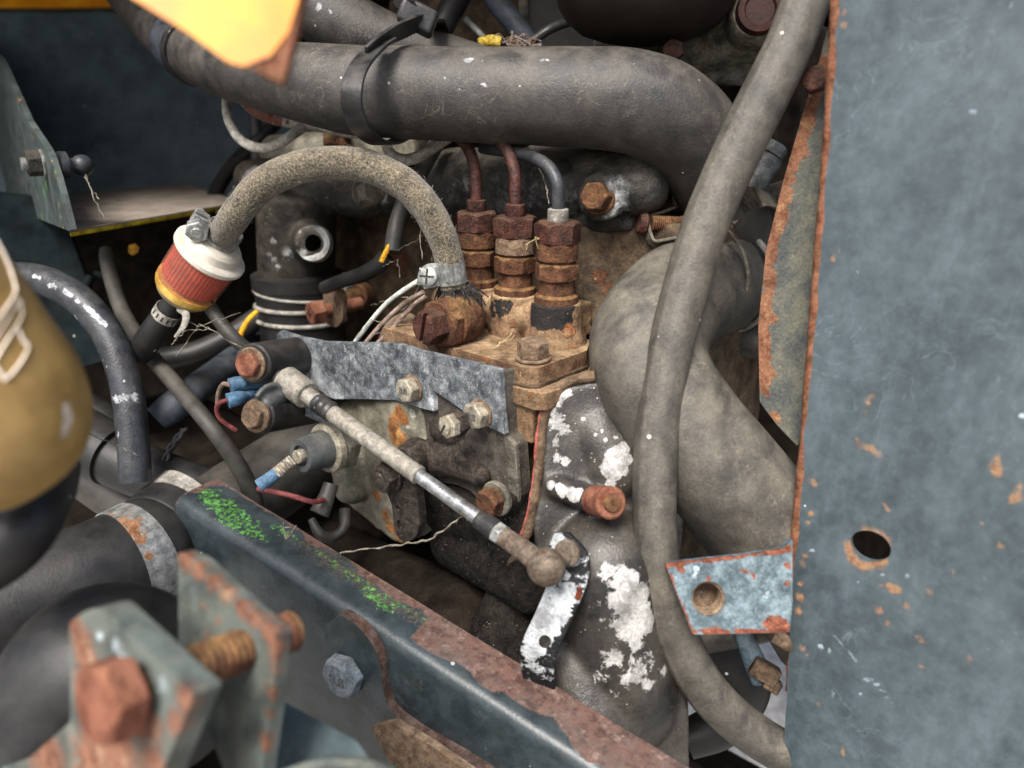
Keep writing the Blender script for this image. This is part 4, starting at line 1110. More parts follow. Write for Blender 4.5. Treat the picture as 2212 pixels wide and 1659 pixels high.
g = G().capsule(P(1600, 460, .462), P(1720, 430, .455), M(46, .46)).capsule(P(1640, 490, .47), P(1700, 520, .47), M(40, .47))
cp_ = T('coolant_neck', 'gritty black coolant neck beneath the worm drive clip', 'casting')
cast('neck', g, MT['cast'], cp_, .002, 5, .0005)
# ================================================================== painted panel
pn = T('radiator_cowling', 'blue grey steel panel with oval hole and rust specks', 'panel')
a, b, c = P(1800, 0, .335), P(1690, 1659, .392), P(2300, 829, .300)
nn = (b - a).cross(c - a).normalized()
if nn.dot(FWD) > 0: nn = -nn
pp_ = (a, nn)
outp = [(1809, -90), (1804, 0), (1790, 250), (1770, 520), (1748, 800), (1726, 1060), (1716, 1170), (1708, 1300), (1700, 1500), (1690, 1659), (1684, 1760), (2330, 1760), (2330, -90)]
f = mk('sheet', G().prism([PP(u, v, pp_) for u, v in outp], -nn * .004, holes=[(PP(1880, 1180, pp_), (.0088, .0072))], grid=.0019), MT['panel'], pn, bevel=.0005)
R_ = []
for k in range(22):
    an = 2 * math.pi * k / 22
    R_.append((1878 + 44 * math.cos(an), 1184 + 40 * math.sin(an), 12, .85 if math.sin(an) > -.2 else .62))
R_ += [(1928, 1272, 9), (1922, 1265, 8), (1940, 1275, 7), (1905, 1268, 6, .8), (1900, 1320, 10, .8), (1915, 1345, 8, .7), (1960, 1310, 9, .7), (1970, 1330, 7, .7), (2010, 1280, 8, .7), (1985, 1375, 9, .8), (1992, 1385, 7, .8),
       (2150, 1010, 12, .9), (2153, 1022, 8), (2155, 990, 8, .8), (2195, 1070, 12, .9), (2185, 1080, 9, .9), (2205, 1050, 10, .8), (1760, 1045, 8, .8), (1752, 1040, 6), (1750, 1110, 6), (1746, 1130, 6, .8), (1880, 970, 8, .9), (1862, 965, 7, .8), (1895, 980, 7, .9), (1850, 950, 6, .7),
       (1875, 870, 9, .8), (1868, 890, 7, .7), (1885, 855, 7, .7), (1910, 1090, 7, .7), (1918, 1102, 6, .7), (1832, 1340, 6, .6), (1735, 1400, 8, .8), (1745, 1415, 6, .7), (1770, 1520, 5, .7), (1823, 1618, 6), (1820, 1628, 5), (1740, 1200, 8, .8), (1735, 1220, 7, .8), (1730, 1260, 8, .8), (1728, 1290, 9, .9), (1726, 1320, 8, .9), (1800, 560, 7, .9), (1790, 585, 6, .8), (1810, 540, 6, .8), (1825, 25, 8, .7), (1822, 55, 7, .7),
       (2060, 1240, 6, .7), (2130, 1250, 6, .7), (2095, 1420, 7, .6), (2050, 1500, 6, .6), (2160, 1180, 8, .7), (1990, 1440, 6, .6), (2120, 1130, 5, .7), (2030, 1010, 4, .6), (2100, 960, 5, .6)]
W_ = [(2102, 243, 6), (1960, 1245, 6, .9), (1905, 1240, 4), (1850, 1255, 5, .8), (1870, 1470, 6, .7), (1800, 1500, 5, .7), (1772, 1395, 6, .8), (1790, 1405, 5, .8), (1825, 1455, 5, .7), (1860, 1500, 5, .7), (1756, 1190, 4), (2185, 12, 6, .6), (1842, 565, 5, .8), (1850, 590, 5, .8), (2100, 80, 5, .6), (1975, 100, 6, .6)]
for k in range(26):      # long scratch
    t = k / 25
    W_.append((1795 + 130 * t, 1365 + 150 * t, 3.2, .62 + .25 * random.random()))
for k in range(16):
    t = k / 15
    W_.append((2125 + 90 * t, 1410 - 45 * math.sin(t * 1.5), 3.0, .8))
wear(f, R=R_, Gc=W_)
pe = [(u, v) for u, v in outp[:10]]
edge_l = [PP(u, v, pp_) - nn * .0002 for u, v in pe]
g = G().tube([(p - nn * .0022, .0028) for p in edge_l[:8]], n=12, seg=6, lump=.25, lumps=90)
mk('edge_bead', g, MT['edge_red'], pn)
g = G().tube([(p - nn * .004, .0020) for p in edge_l[6:9]], n=12, seg=8, lump=.5, lumps=120)
mk('lower_bead', g, MT['edge_red'], pn)
# return flange behind the edge
pfl = (P(1700, 700, .392), camv(-.62, -.02, -.78))
outf = rnd([(1788, 60), (1770, 130), (1740, 225), (1692, 390), (1655, 540), (1638, 700), (1641, 868), (1680, 920), (1724, 965), (1740, 880), (1765, 600), (1795, 200)], 6)
fl_ = mk('return_flange', G().prism([PP(u, v, pfl) for u, v in outf], camv(.4, 0, .9) * .003, grid=.0025), MT['flange'], pn, bevel=.0005)
RF = []
ed_ = [(1770, 130), (1740, 225), (1692, 390), (1655, 540), (1641, 700), (1643, 868)]
for i in range(len(ed_) - 1):
    for k in range(7):
        t = k / 7
        RF.append((ed_[i][0] + (ed_[i + 1][0] - ed_[i][0]) * t + 10, ed_[i][1] + (ed_[i + 1][1] - ed_[i][1]) * t, 17, .95))
RF += [(1720, 330, 24, .8), (1735, 260, 26, .9), (1700, 420, 18, .7), (1745, 290, 16, .7), (1665, 610, 14, .8), (1668, 690, 14, .8), (1660, 800, 16, .9), (1672, 900, 16, .8)]
wear(fl_, R=RF)
fv = camv(-.62, -.02, -.78)
bolt(pn, P(1765, 175, .372), fv, M(30, .372), M(24, .372), MT['rust_red'], rot=.3, name='flange_bolt')
# tab with thread
tb = T('threaded_tab', 'pale blue welded tab with rusty threaded hole', 'tab')
ptab = (P(1580, 1280, .355), camv(-.05, .10, -1))
outt = rnd([(1437, 1218, 4), (1600, 1200), (1692, 1186, 6), (1712, 1165, 3), (1712, 1300), (1706, 1366, 6), (1497, 1371, 5)], 4)
hc_ = PP(1530, 1292, ptab)
t_ = mk('plate', G().prism([PP(u, v, ptab) for u, v in outt], FWD * .0045, holes=[(hc_, .0078)], grid=.0018), MT['panel_pale'], tb, bevel=.0006)
RT_ = []
for k in range(22):
    t = k / 21
    RT_.append((1440 + 262 * t, 1219 - 33 * t, 9, .85 + .15 * random.random()))
    RT_.append((1498 + 205 * t, 1366, 8, .8 + .2 * random.random()))
    RT_.append((1440 + 57 * t, 1222 + 146 * t, 6, .8))
RT_ += [(1470, 1228, 10, .8), (1660, 1345, 20, .9), (1690, 1350, 20), (1675, 1365, 14), (1600, 1230, 7), (1615, 1238, 7), (1628, 1246, 6), (1545, 1360, 12, .9), (1590, 1362, 10, .9), (1530, 1250, 8, .8), (1552, 1270, 7, .7), (1700, 1220, 10, .8), (1700, 1260, 10, .8)]
wear(t_, R=RT_, Gc=[(1505, 1228, 6), (1500, 1245, 6, .8), (1655, 1280, 20, .35)])
tn = camv(-.05, .10, -1)
mk('threaded_bore', G().lathe([(.0002, .0079)] + [(.0008 + .0016 * k + (.0008 if j else 0), .0066 if j else .0078) for k in range(9) for j in (0, 1)] + [(.0155, .0066), (.016, .0005)], hc_, -tn, 32, caps=False), MT['rust_dust'], tb, sharp=20)
solo('weld_spatter', G().tube([(1668, 1375, .38, 12), (1690, 1385, .38, 16), (1705, 1400, .382, 10)], n=14, lump=.4, lumps=120), MT['rust_dust'], 'ochre weld blob under the pale tab', 'weld')

# lower clutter seen beneath the tab
solo('lower_black_hose', G().tube([(1440, 1330, .48, 55), (1540, 1390, .48, 62), (1600, 1470, .48, 64), (1560, 1560, .48, 50), (1480, 1600, .48, 40)], n=32, seg=8), MT['hose_black'], 'thick black hose in shade under the pale tab', 'hose')
solo('cross_hose', G().tube([(1470, 1390, .46, 30), (1560, 1370, .455, 34), (1680, 1345, .45, 36), (1780, 1330, .45, 36)], n=24), MT['hose_tan'], 'dusty hose crossing behind the pale tab', 'hose')
solo('axle_beam', G().box(P(1500, 1720, .60), camv(.8, -.5, .2) * .09, camv(.5, .8, 0) * .035, FWD * .04), MT['dark'], 'dark beam crossing low behind the long hose', 'beam', bevel=.006)
bp_ = T('blue_pipe', 'worn blue pipe ending in a rusty square fitting', 'pipe')
mk('tube', G().tube([(1600, 1340, .44, 20), (1612, 1385, .44, 21), (1630, 1430, .44, 24), (1645, 1470, .44, 22)], n=20), MT['bluepipe'], bp_)
mk('square_fitting', G().box(P(1652, 1450, .432), camv(.8, -.45, -.2) * M(30, .43), camv(.45, .8, 0) * M(20, .43), camv(.2, 0, 1) * M(20, .43)).box(P(1668, 1478, .43), camv(.8, -.45, -.2) * M(18, .43), camv(.45, .8, 0) * M(14, .43), camv(.2, 0, 1) * M(14, .43)), MT['rust_dust'], bp_, bevel=.0012)

# ================================================================== chassis rail
rl = T('chassis_rail', 'dark grey chassis rail flaking green paint and rust along its top', 'rail')
Q0, Q1 = P(377, 1076, .45), P(1106, 1550, .356)
DX = (Q1 - Q0).normalized()
MX = DX.cross(ZZ).normalized()
if MX.y > 0: MX = -MX
ZR = MX.cross(DX).normalized()
if ZR.z < 0: ZR = -ZR
Rr = .007
W = .030
prof = [(-W, -.004), (-W, 0)]
for k in range(7):
    t = k / 6 * math.pi / 2
    prof.append((-Rr + Rr * math.sin(t), -Rr + Rr * math.cos(t)))
prof += [(0, -.02), (0, -.04), (0, -.06), (0, -.10), (0, -.22)]
inner = [(-.004, -.22), (-.004, -.008), (-W + .0, -.0041)]
rings = []
NS = 150
LEN = .36
for i in range(NS + 1):
    s_ = LEN * i / NS
    lead = 0
    ring = []
    for (m_, z_) in prof + inner:
        skew = -.010 * (z_ / .13) if i == 0 else 0
        wob = .0005 * noise.noise(Vector((s_ * 30, m_ * 50, 0)))
        ring.append(Q0 + DX * s_ + MX * (m_ + wob) + ZR * z_)
    rings.append(ring)
# extra rows across the lip for the paint masks
def lipsplit(r):
    a_, b_ = r[1], r[2]
    return r[:2] + [a_.lerp(b_, k / 6) for k in range(1, 6)] + r[2:]
rings = [lipsplit(r) for r in rings]
rail = mk('rail_body', G().rings(rings), MT['rail'], rl, sharp=60)
q0 = np.array(Q0); dx = np.array(DX); mx = np.array(MX); zr = np.array(ZR)
def rail_sm(co):
    r = co - q0
    return r @ dx, r @ mx, r @ zr
def sU(u, v):
    return (PP(u, v, (Q0, ZR)) - Q0).dot(DX)
S1, S2, S3, S4 = sU(625, 1155), sU(800, 1270), sU(918, 1340), sU(1360, 1620)
def nz2(s_, m_, a, b, off):
    return np.array([noise.noise(Vector((x * a, y * b, off))) for x, y in zip(s_, m_)])
def fR(co):
    s_, m_, z_ = rail_sm(co)
    top = (z_ > -.0075)
    v = nz2(s_, m_ * 0, 45, 1, 3.3)
    reach = np.where(s_ < S1, .003 + .004 * v, np.where(s_ < S3, .004 + .011 * v, .022 + .008 * v))      # how far rust has crept in from the back edge
    edge = np.clip((reach - (m_ + W)) / .002 + .5, 0, 1) * top
    start = np.clip(1.25 - s_ / .014 - (m_ + W) / .04, 0, 1) * top
    return np.maximum(edge * .95, start * .9)
def fG(co):
    s_, m_, z_ = rail_sm(co)
    top = (z_ > -.0085)
    v = nz2(s_, m_, 60, 160, 1.0)
    v2 = nz2(s_, m_, 18, 60, 5.0)
    band = np.exp(-((m_ + .014) / .0105) ** 2)
    dense = np.clip((S1 * 1.12 - s_) / (S1 * .35), 0, 1)
    rim = np.exp(-((m_ + .022) / .004) ** 2) * (s_ > S1 * .8) * (s_ < S3) * .42
    spots_ = np.clip(v2 * 1.2, 0, .45) * (s_ < S3)
    far = (s_ > S4) * .40 * np.clip(v2 + .6, 0, 1)
    return top * np.clip(band * (dense * (.33 + .22 * v2) + spots_ * .8 + far) + rim * .9 + .16 * v * band * (s_ < S3), 0, .43)
def fB(co):
    s_, m_, z_ = rail_sm(co)
    lip = np.clip((-m_ - .010) / .006, 0, 1) * (z_ > -.007)
    return lip * np.clip((s_ - S1 * .6) / .04, 0, 1) * .42
wear(rail, fnR=fR, fnG=fG, fnB=fB)

# bolted plate on the rail face
rp = T('rail_stay', 'brown edged bent plate bolted to the chassis rail', 'plate')
prl = (Q0 + MX * .0062, MX)
outs = rnd([(703, 1350), (735, 1328, 6), (772, 1350, 20), (808, 1395, 26), (822, 1440), (826, 1490, 20), (842, 1540, 24), (900, 1582), (1000, 1640), (1100, 1705), (1000, 1760), (850, 1640), (822, 1545, 10), (760, 1480), (720, 1490), (696, 1440)], 10)
st = mk('stay_plate', G().prism([PP(u, v, prl) for u, v in outs], -MX * .006), MT['rail'], rp, bevel=.0008)
st.data.materials.append(MT['rust_dust'])
st.data.materials.append(wm('brown_stained_edge', '3f332d', '544741', 140, big=('4a2e24', 50, .5), ro=.8, bump=.3, masks=False))
for p_ in st.data.polygons:
    if abs(p_.normal.dot(MX)) < .6: p_.material_index = 2
bb_ = PP(752, 1450, prl)
bolt(rp, bb_ + MX * .0002, MX, .0118, .0085, MT['bolt_blue'], rot=.15, txt='8.8')
prl2 = (Q0 + MX * .016, MX)
outs = rnd([(800, 1572), (850, 1562), (930, 1610), (1060, 1700), (1060, 1800), (900, 1760)], 6)
mk('lower_strip', G().prism([PP(u, v, prl2) for u, v in outs], -MX * .004), MT['rust_dust'], rp, bevel=.0008)

# ================================================================== rusty lugs close to the lens
hdP, tipP = P(232, 1515, .213), P(606, 1372, .262)
lax = (tipP - hdP).normalized()
lg1 = T('near_lug', 'rust streaked thick lug carrying the big red hex bolt', 'lug')
pl1 = (P(300, 1480, .2215), -lax)
out1 = rnd([(150, 1345, 10), (185, 1318, 14), (222, 1312, 14), (420, 1500, 6), (345, 1680), (340, 1900), (-200, 1900), (-200, 1720), (60, 1640), (152, 1560)], 8)
o = mk('plate', G().prism([PP(u, v, pl1) for u, v in out1], lax * .0085, grid=.0025), MT['rustpaint'], lg1, bevel=.0012, seg=3)
wear(o, R=[(178, 1400, 40), (190, 1440, 40), (180, 1480, 40), (250, 1620, 70), (310, 1560, 50), (200, 1640, 70), (100, 1650, 70), (300, 1500, 40, .9), (330, 1640, 40, .8), (160, 1360, 30, .9), (400, 1510, 30), (380, 1560, 30, .9)], Gc=[(250, 1395, 14, .9), (270, 1420, 14), (215, 1372, 9), (350, 1480, 14, .9), (330, 1500, 12, .8), (400, 1490, 10, .8)])
bb2 = T('lug_bolt', 'big red rusted hex bolt passing through both lugs', 'bolt')
mk('head', G().hexa(hdP + lax * .006, -lax, .0122, .0100, .35), MT['rust_bright'], bb2, bevel=.0014, seg=3, sharp=25)
L = (tipP - hdP).length
mk('thread', G().lathe(thread_prof(L + .004, .0070, .0026), hdP, lax, 28), MT['rust'], bb2)
mk('end', G().ball(tipP + lax * .001, .0070, lax, .7), MT['rust_bright'], bb2)
lg2 = T('far_lug', 'rust edged angled lug plate holding the threaded bolt end', 'lug')
pl2_ = (P(520, 1420, .251), -lax)
out2_ = rnd([(384, 1192, 6), (425, 1212, 8), (520, 1300), (598, 1368, 8), (592, 1480), (566, 1670), (560, 1760), (520, 1760), (455, 1590), (386, 1440)], 6)
o = mk('plate', G().prism([PP(u, v, pl2_) for u, v in out2_], lax * .0055, grid=.0025), MT['rustpaint'], lg2, bevel=.001, seg=3)
wear(o, R=[(400, 1205, 26), (430, 1230, 22), (460, 1255, 22), (490, 1282, 22), (520, 1310, 22), (550, 1337, 22), (580, 1365, 26), (595, 1400, 20), (588, 1500, 18), (576, 1600, 18), (440, 1310, 10, .8), (470, 1340, 12, .8), (500, 1370, 10, .8), (590, 1440, 10), (580, 1540, 10), (572, 1620, 10), (445, 1370, 12, .7)])
solo('dark_gap_box', G().box(P(430, 1800, .36), DX * .12, MX * .012, ZR * .05), MT['dark'], 'added dark box filling the pale gap behind the rusty lugs', 'beam', bevel=.003)  # added dark box so no bright ground shows between the lugs
dp = T('step_plate', 'scuffed dark blue plate with a rusty lip behind the lugs', 'plate')
pd = (P(700, 1600, .275), (MX * .75 + ZZ * .66).normalized())
mk('sheet', G().prism([PP(u, v, pd) for u, v in rnd([(585, 1500), (640, 1530), (770, 1600), (840, 1700), (700, 1760), (560, 1760)], 8)], -ZZ * .004), MT['bulk'], dp, bevel=.001)
mk('lip', G().tube([(590, 1690, .25, 22), (680, 1652, .252, 14), (760, 1648, .255, 14), (850, 1672, .258, 16)], n=14, lump=.3, lumps=80), MT['rustpaint'], dp)
# ================================================================== fuel filter
ff = T('fuel_filter', 'inline fuel filter with cream cap and red pleated body', 'filter')
D = .455
fa = camv(.657, .641, -.394)
C0 = P(452, 548, D)
m = lambda px: M(px, D)
mk('cap', G().lathe([(m(-4), m(70)), (m(-4), m(76)), (m(0), m(79)), (m(8), m(79)), (m(12), m(74)), (m(14), m(63)), (m(18), m(61)), (m(30), m(59)), (m(37), m(52)), (m(40), m(34)), (m(44), m(30)), (m(62), m(27)), (m(66), m(22))], C0, fa, 56), MT['white_pl'], ff)
mk('pleated_element', G().lathe([(m(-2), m(65)), (m(-84), m(62)), (m(-90), m(48))], C0, fa, 180, ribs=45, rib=.03), MT['pleat'], ff, sharp=15)
mk('clear_shell', G().lathe([(m(-3), m(71)), (m(-70), m(69)), (m(-96), m(67.5))], C0, fa, 56, caps=False), MT['shell'], ff)
mk('bowl', G().lathe([(m(-94), m(68)), (m(-106), m(67)), (m(-114), m(64))], C0, fa, 56), MT['amber'], ff)
mk('bowl_base', G().lathe([(m(-113.5), m(64)), (m(-128), m(54)), (m(-138), m(38)), (m(-144), m(24)), (m(-168), m(20))], C0, fa, 56), MT['outlet'], ff)
fh = solo('filter_outlet_hose', G().tube([(C0 + fa * m(-150), m(25)), (C0 + fa * m(-180), m(27)), (C0 + fa * m(-215), m(29)), (C0 + fa * m(-250), m(30)), (C0 + fa * m(-330), m(30))], n=28, seg=6), MT['hose_black'],
          'black hose stub below the fuel filter bowl', 'hose')
fc_ = T('perforated_band', 'perforated metal band round the filter outlet hose', 'clamp')
bc_ = C0 + fa * m(-190)
mk('band', G().lathe([(m(-12), m(28.6)), (m(-12), m(30)), (m(12), m(30.6)), (m(12), m(29))], bc_, fa, 40, caps=False), MT['pipe_grey'], fc_)
x_, y_ = perp(fa)
for k in range(9):
    an = math.radians(150 + k * 24)
    w = x_ * math.cos(an) + y_ * math.sin(an)
    mk('slot', G().box(bc_ + w * m(30.5), fa * m(6), fa.cross(w) * m(2), w * m(.6)), MT['plastic'], fc_)
mk('band_tail', G().tube([(388, 668, .46, 7), (402, 680, .455, 8), (396, 705, .45, 6), (378, 728, .45, 3)], n=10, flat=(camv(.4, .2, -1), .3)), MT['pipe_grey'], fc_)

bh = T('braided_hose', 'dirty braided cloth fuel hose arching from filter to pump', 'hose')
bp2 = [(C0 + fa * m(42), m(30)), (P(500, 478, .432), M(32, .432)), (P(528, 440, .428), M(33, .428)), (P(570, 396, .425), M(34, .425)), (P(640, 364, .42), M(35, .42)), (P(715, 352, .418), M(35, .418)), (P(790, 358, .416), M(35, .416)), (P(862, 390, .415), M(35, .415)),
       (P(915, 440, .416), M(34.5, .416)), (P(950, 500, .419), M(33, .419)), (P(970, 560, .424), M(31, .424)), (P(980, 622, .429), M(29, .429))]
bh_o = mk('hose_body', G().tube(bp2, n=44, seg=14, lump=.05, lumps=160), MT['braid'], bh)
random.seed(11)
g = G()
ctr = P(984, 628, .431)
for i in range(120):
    an = random.uniform(0, 6.283)
    w = Vector((math.cos(an), math.sin(an), 0))
    a = ctr + w * random.uniform(.0055, .0078) + ZZ * .004
    b_ = a + w * random.uniform(.001, .005) - ZZ * random.uniform(.003, .007) + RT * random.uniform(0, .003)
    c_ = b_ + w * random.uniform(-.001, .004) - ZZ * random.uniform(.004, .010) + RT * random.uniform(-.001, .003)
    g.tube([(a, .00055), (b_, .0006), (c_, .0004)], n=5, seg=3)
tag(mk('frayed_end', g, MT['thread'], bh), kind='stuff')
g = G()
bvb = bvh_of(bh_o)
for i in range(420):        # loose fibres standing off the cloth
    f_ = random.randrange(len(bh_o.data.polygons) - 2)
    pl_ = bh_o.data.polygons[f_]
    a = bh_o.data.vertices[pl_.vertices[0]].co
    nrm = pl_.normal
    t1 = Vector((random.gauss(0, 1), random.gauss(0, 1), random.gauss(0, 1)))
    t1 = (t1 - nrm * t1.dot(nrm)).normalized()
    ln = random.uniform(.001, .0045)
    g.tube([(a, .00009), (a + t1 * ln * .5 + nrm * random.uniform(.0003, .0013), .00009), (a + t1 * ln + nrm * random.uniform(0, .0012), .00006)], n=3, seg=2)
tag(mk('loose_fibre', g, MT['web'], bh), kind='stuff')
def ring_clip(name, label, c, axis, r, w, earv, mat, screw):
    t = T(name, label, 'clamp')
    mk('band', G().lathe([(-w / 2, r * .98), (-w / 2, r * 1.05), (w / 2, r * 1.05), (w / 2, r * .98)], c, axis, 40, caps=False), mat, t)
    e = (earv - axis * earv.dot(axis)).normalized()
    s_ = axis.cross(e).normalized()
    ec_ = c + e * (r * 1.0 + .0035)
    for k in (-1, 1):
        mk('ear', G().box(ec_ + s_ * k * .0022, e * .0055, s_ * .0006, axis * w / 2), mat, t, bevel=.0004)
    return t, ec_, e, s_
# clip at the pump end
hd_ = (bp2[-1][0] - bp2[-2][0]).normalized()
t, ec_, e, s_ = ring_clip('hose_end_clip', 'silver clip and screw at the frayed hose end', P(975, 590, .4265), hd_, M(31, .4265), M(44, .4265), camv(-1, -.1, -.25), MT['zinc'], None)
sv = camv(-.35, -.05, -1)
sc0 = P(927, 598, .421)
sh_ = mk('screw', G().lathe([(-.010, .003), (0, .003), (.0002, .0056), (.002, .0054), (.003, .004), (.0032, .001)], sc0, sv, 28), MT['zinc'], t)
x_, y_ = perp(sv)
mk('slot', G().box(sc0 + sv * .0031, x_ * .0042, y_ * .0005, sv * .0003).box(sc0 + sv * .0031, y_ * .0042, x_ * .0005, sv * .00031), MT['cast'], sh_)
mk('strap', G().ribbon([(918, 618, .424), (925, 592, .423), (950, 588, .421), (980, 592, .413)], hd_, M(40, .42), .0009, seg=6), MT['zinc'], t)
# clip at the filter end
t, ec_, e, s_ = ring_clip('filter_hose_clip', 'bright zinc screw clip on top of the fuel filter', C0 + fa * m(56), fa, m(36), m(36), camv(-.9, .35, -.55), MT['zinc'], None)
sdir = (fa.cross(e)).normalized()
mk('screw', G().cyl(ec_ + e * .001 - sdir * .011, ec_ + e * .001 + sdir * .013, .0032), MT['zinc'], t)
mk('screw_head', G().hexa(ec_ + e * .001 + sdir * .007, sdir, .0068, .0052, .2), MT['zinc'], t, sharp=25, bevel=.0004)
mk('square_nut', G().box(ec_ + e * .001 - sdir * .005, e * .0042, sdir * .0018, fa * .0042), MT['zinc'], t, bevel=.0005)

# ================================================================== injector pipes
for i, (pts, mat, lab) in enumerate((
        ([(965, 268, .50, 11), (990, 298, .492, 12), (1018, 330, .482, 12.5), (1034, 370, .474, 12.5), (1040, 415, .468, 12.5), (1042, 455, .464, 12.5)], 'pipe_rust', 'brown rusted injector pipe nearest the braided hose'),
        ([(1055, 275, .475, 12), (1080, 300, .468, 13), (1100, 335, .458, 13.5), (1108, 380, .450, 13.5), (1111, 425, .446, 13.5), (1112, 468, .444, 13.5)], 'pipe_rust', 'red rusted injector pipe into the middle pump fitting'),
        ([(1120, 280, .455, 13), (1150, 308, .448, 14), (1175, 340, .438, 14.5), (1187, 385, .430, 14.5), (1190, 430, .425, 14.5), (1193, 478, .423, 14.5)], 'pipe_black', 'black painted injector pipe into the pump fitting by the elbow'))):
    e_ = V[i] + ZZ * .046
    lf = camv(-.72, 0, 1.0)
    rr_ = [.0034, .0034, .0035][i]
    uk, lk = (.80, 1.15) if i == 2 else (1, 1)
    ppts = [(e_ + ZZ * up_ * uk + lf * l_ * lk, rr_) for up_, l_ in ((.066, .062), (.056, .040), (.046, .021), (.036, .0085), (.024, .0015), (.012, 0), (0, 0))]
    o = solo('injector_pipe', G().tube(ppts, n=20, seg=10), MT[mat], lab, 'pipe', 'injector pipes')

# thin looped steel lines
solo('leak_off_pipe', G().tube([(500, 185, .53, 9), (489, 215, .525, 9.5), (494, 260, .52, 10), (520, 302, .515, 10.5), (560, 320, .51, 11), (600, 312, .51, 11), (640, 285, .51, 11), (675, 262, .52, 11), (720, 240, .53, 11)], n=16, seg=8), MT['pipe_grey'], 'looped grey steel pipe hanging under the big hose', 'pipe')
o = solo('return_pipe', G().tube([(515, 205, .53, 11), (545, 236, .525, 11), (590, 258, .52, 11), (650, 268, .515, 11), (710, 278, .51, 11), (765, 288, .50, 11), (830, 290, .50, 11)], n=16, seg=8), MT['pipe_grey'], 'steel pipe turning from red rust to grey beneath the hose', 'pipe')
wear(o, R=[(535, 228, 16), (550, 240, 16), (565, 248, 16), (580, 254, 16), (600, 260, 16, .9), (620, 264, 12, .7)])
solo('spill_pipe', G().tube([(815, 270, .50, 11), (832, 300, .495, 11.5), (842, 330, .49, 12), (870, 345, .485, 12.5), (905, 338, .482, 12.5), (945, 312, .48, 12.5), (985, 285, .48, 12.5)], n=16, seg=8), MT['pipe_grey'], 'scaled grey pipe curling beside the first injector pipe', 'pipe')
g = G().capsule(P(600, 330, .60), P(860, 318, .56), M(40, .58)).box(P(800, 310, .57), AX * .06, NX * .01, ZZ * .012)
hd2 = T('head_casting', 'pale dusty cylinder head ledge above the braided hose', 'casting')
cast('ledge', g, MT['pumpgrey'], hd2, .002, 5, .0006)
mk('rust_block', G().box(P(728, 303, .552), RT * M(24, .55), FWD * .01, UP * M(22, .55)), MT['rust'], hd2, bevel=.002)
solo('drop_hose', G().tube([(548, 225, .66, 13), (553, 280, .66, 13), (555, 340, .66, 13), (557, 400, .66, 13)], n=16), MT['hose_grey'], 'upright grey hose before the blue bulkhead', 'hose')
solo('slant_hose', G().tube([(600, 262, .67, 14), (550, 310, .66, 15), (510, 350, .68, 16), (480, 390, .70, 16), (450, 450, .72, 16)], n=16), MT['hose_black'], 'slanting black hose disappearing behind the dusty shelf', 'hose')
# sheathed cables
o = T('cut_sheath', 'grey cable sheath cut open over a yellow wire', 'cable')
mk('upper_sheath', G().tube([(955, 290, .50, 17), (915, 360, .495, 17), (880, 420, .49, 17), (858, 480, .487, 18), (848, 545, .485, 19)], n=20, lump=.08, lumps=120), MT['hose_grey'], o)
mk('lower_sheath', G().tube([(836, 552, .485, 18), (815, 575, .488, 18), (785, 592, .495, 17), (745, 605, .505, 15), (700, 622, .52, 14)], n=20), MT['hose_black'], o)
mk('yellow_wire', G().tube([(842, 530, .482, 6), (832, 548, .481, 6), (824, 566, .482, 6)], n=10), MT['yellow_wire'], o)
solo('pale_wire', G().tube([(765, 742, .475, 5), (800, 695, .465, 5), (835, 655, .458, 5), (870, 628, .45, 5.5), (905, 606, .445, 5.5)], n=10), MT['white_wire'], 'pale wire rising to the hose end clip', 'wire')
solo('brown_wire', G().tube([(790, 740, .47, 5), (820, 705, .465, 5), (850, 675, .46, 5), (880, 650, .455, 5.5), (915, 630, .45, 5)], n=10), MT['brown_wire'], 'upper of two brown wires under the pale one', 'wire')
solo('brown_wire', G().tube([(815, 742, .467, 5), (845, 712, .462, 5), (872, 682, .457, 5), (898, 655, .452, 5), (920, 640, .45, 5)], n=10), MT['brown_wire'], 'lower of two brown wires under the pale one', 'wire')

# ================================================================== oil switch
os_ = T('pressure_switch', 'black plastic pressure switch with pale hex base', 'switch')
e0, e1 = P(745, 955, .462), P(640, 988, .435)
ax = (e1 - e0).normalized(); LL = (e1 - e0).length
mk('hex_base', G().hexa(e0, ax, M(58, .455), LL * .30, .2), MT['pumpgrey'], os_, bevel=.0006, sharp=25)
mk('crimp_ring', G().lathe([(LL * .29, M(52, .45)), (LL * .31, M(56, .45)), (LL * .42, M(54, .45)), (LL * .45, M(48, .45))], e0, ax, 36), MT['bolt8'], os_)
mk('plastic_cap', G().lathe([(LL * .44, M(43, .445)), (LL * .88, M(38, .44)), (LL * .92, M(36, .44)), (LL * .921, M(24, .44)), (LL * .86, M(23, .44)), (LL * .86, .001)], e0, ax, 36), MT['plastic_grey'], os_)
mk('terminal', G().cyl(e0 + ax * LL * .85, e0 + ax * LL * 1.0, M(15, .44)), MT['bolt8'], os_)
sc2 = T('spade_connector', 'crimped spade connector with blue sleeve on the switch', 'connector')
tdir = (P(575, 1042, .43) - P(640, 990, .435)).normalized()
p0 = P(634, 992, .434)
mk('spade', G().box(P(612, 1010, .434), tdir * M(26, .434), tdir.cross(camv(.2, .4, -1)).normalized() * M(13, .434), tdir.cross(tdir.cross(camv(.2, .4, -1))).normalized() * .0014), MT['bolt8'], sc2, bevel=.0006)
for k in range(3):
    pc = P(604 + 11 * k, 1017 - 9 * k, .432)
    mk('crimp', G().cyl(pc - tdir * .0011, pc + tdir * .0011, M(14, .432)), MT['bolt8'], sc2)
mk('blue_sleeve', G().tube([(598, 1022, .433, 14), (580, 1036, .432, 15), (560, 1050, .431, 16)], n=20), MT['blue_pl'], sc2)
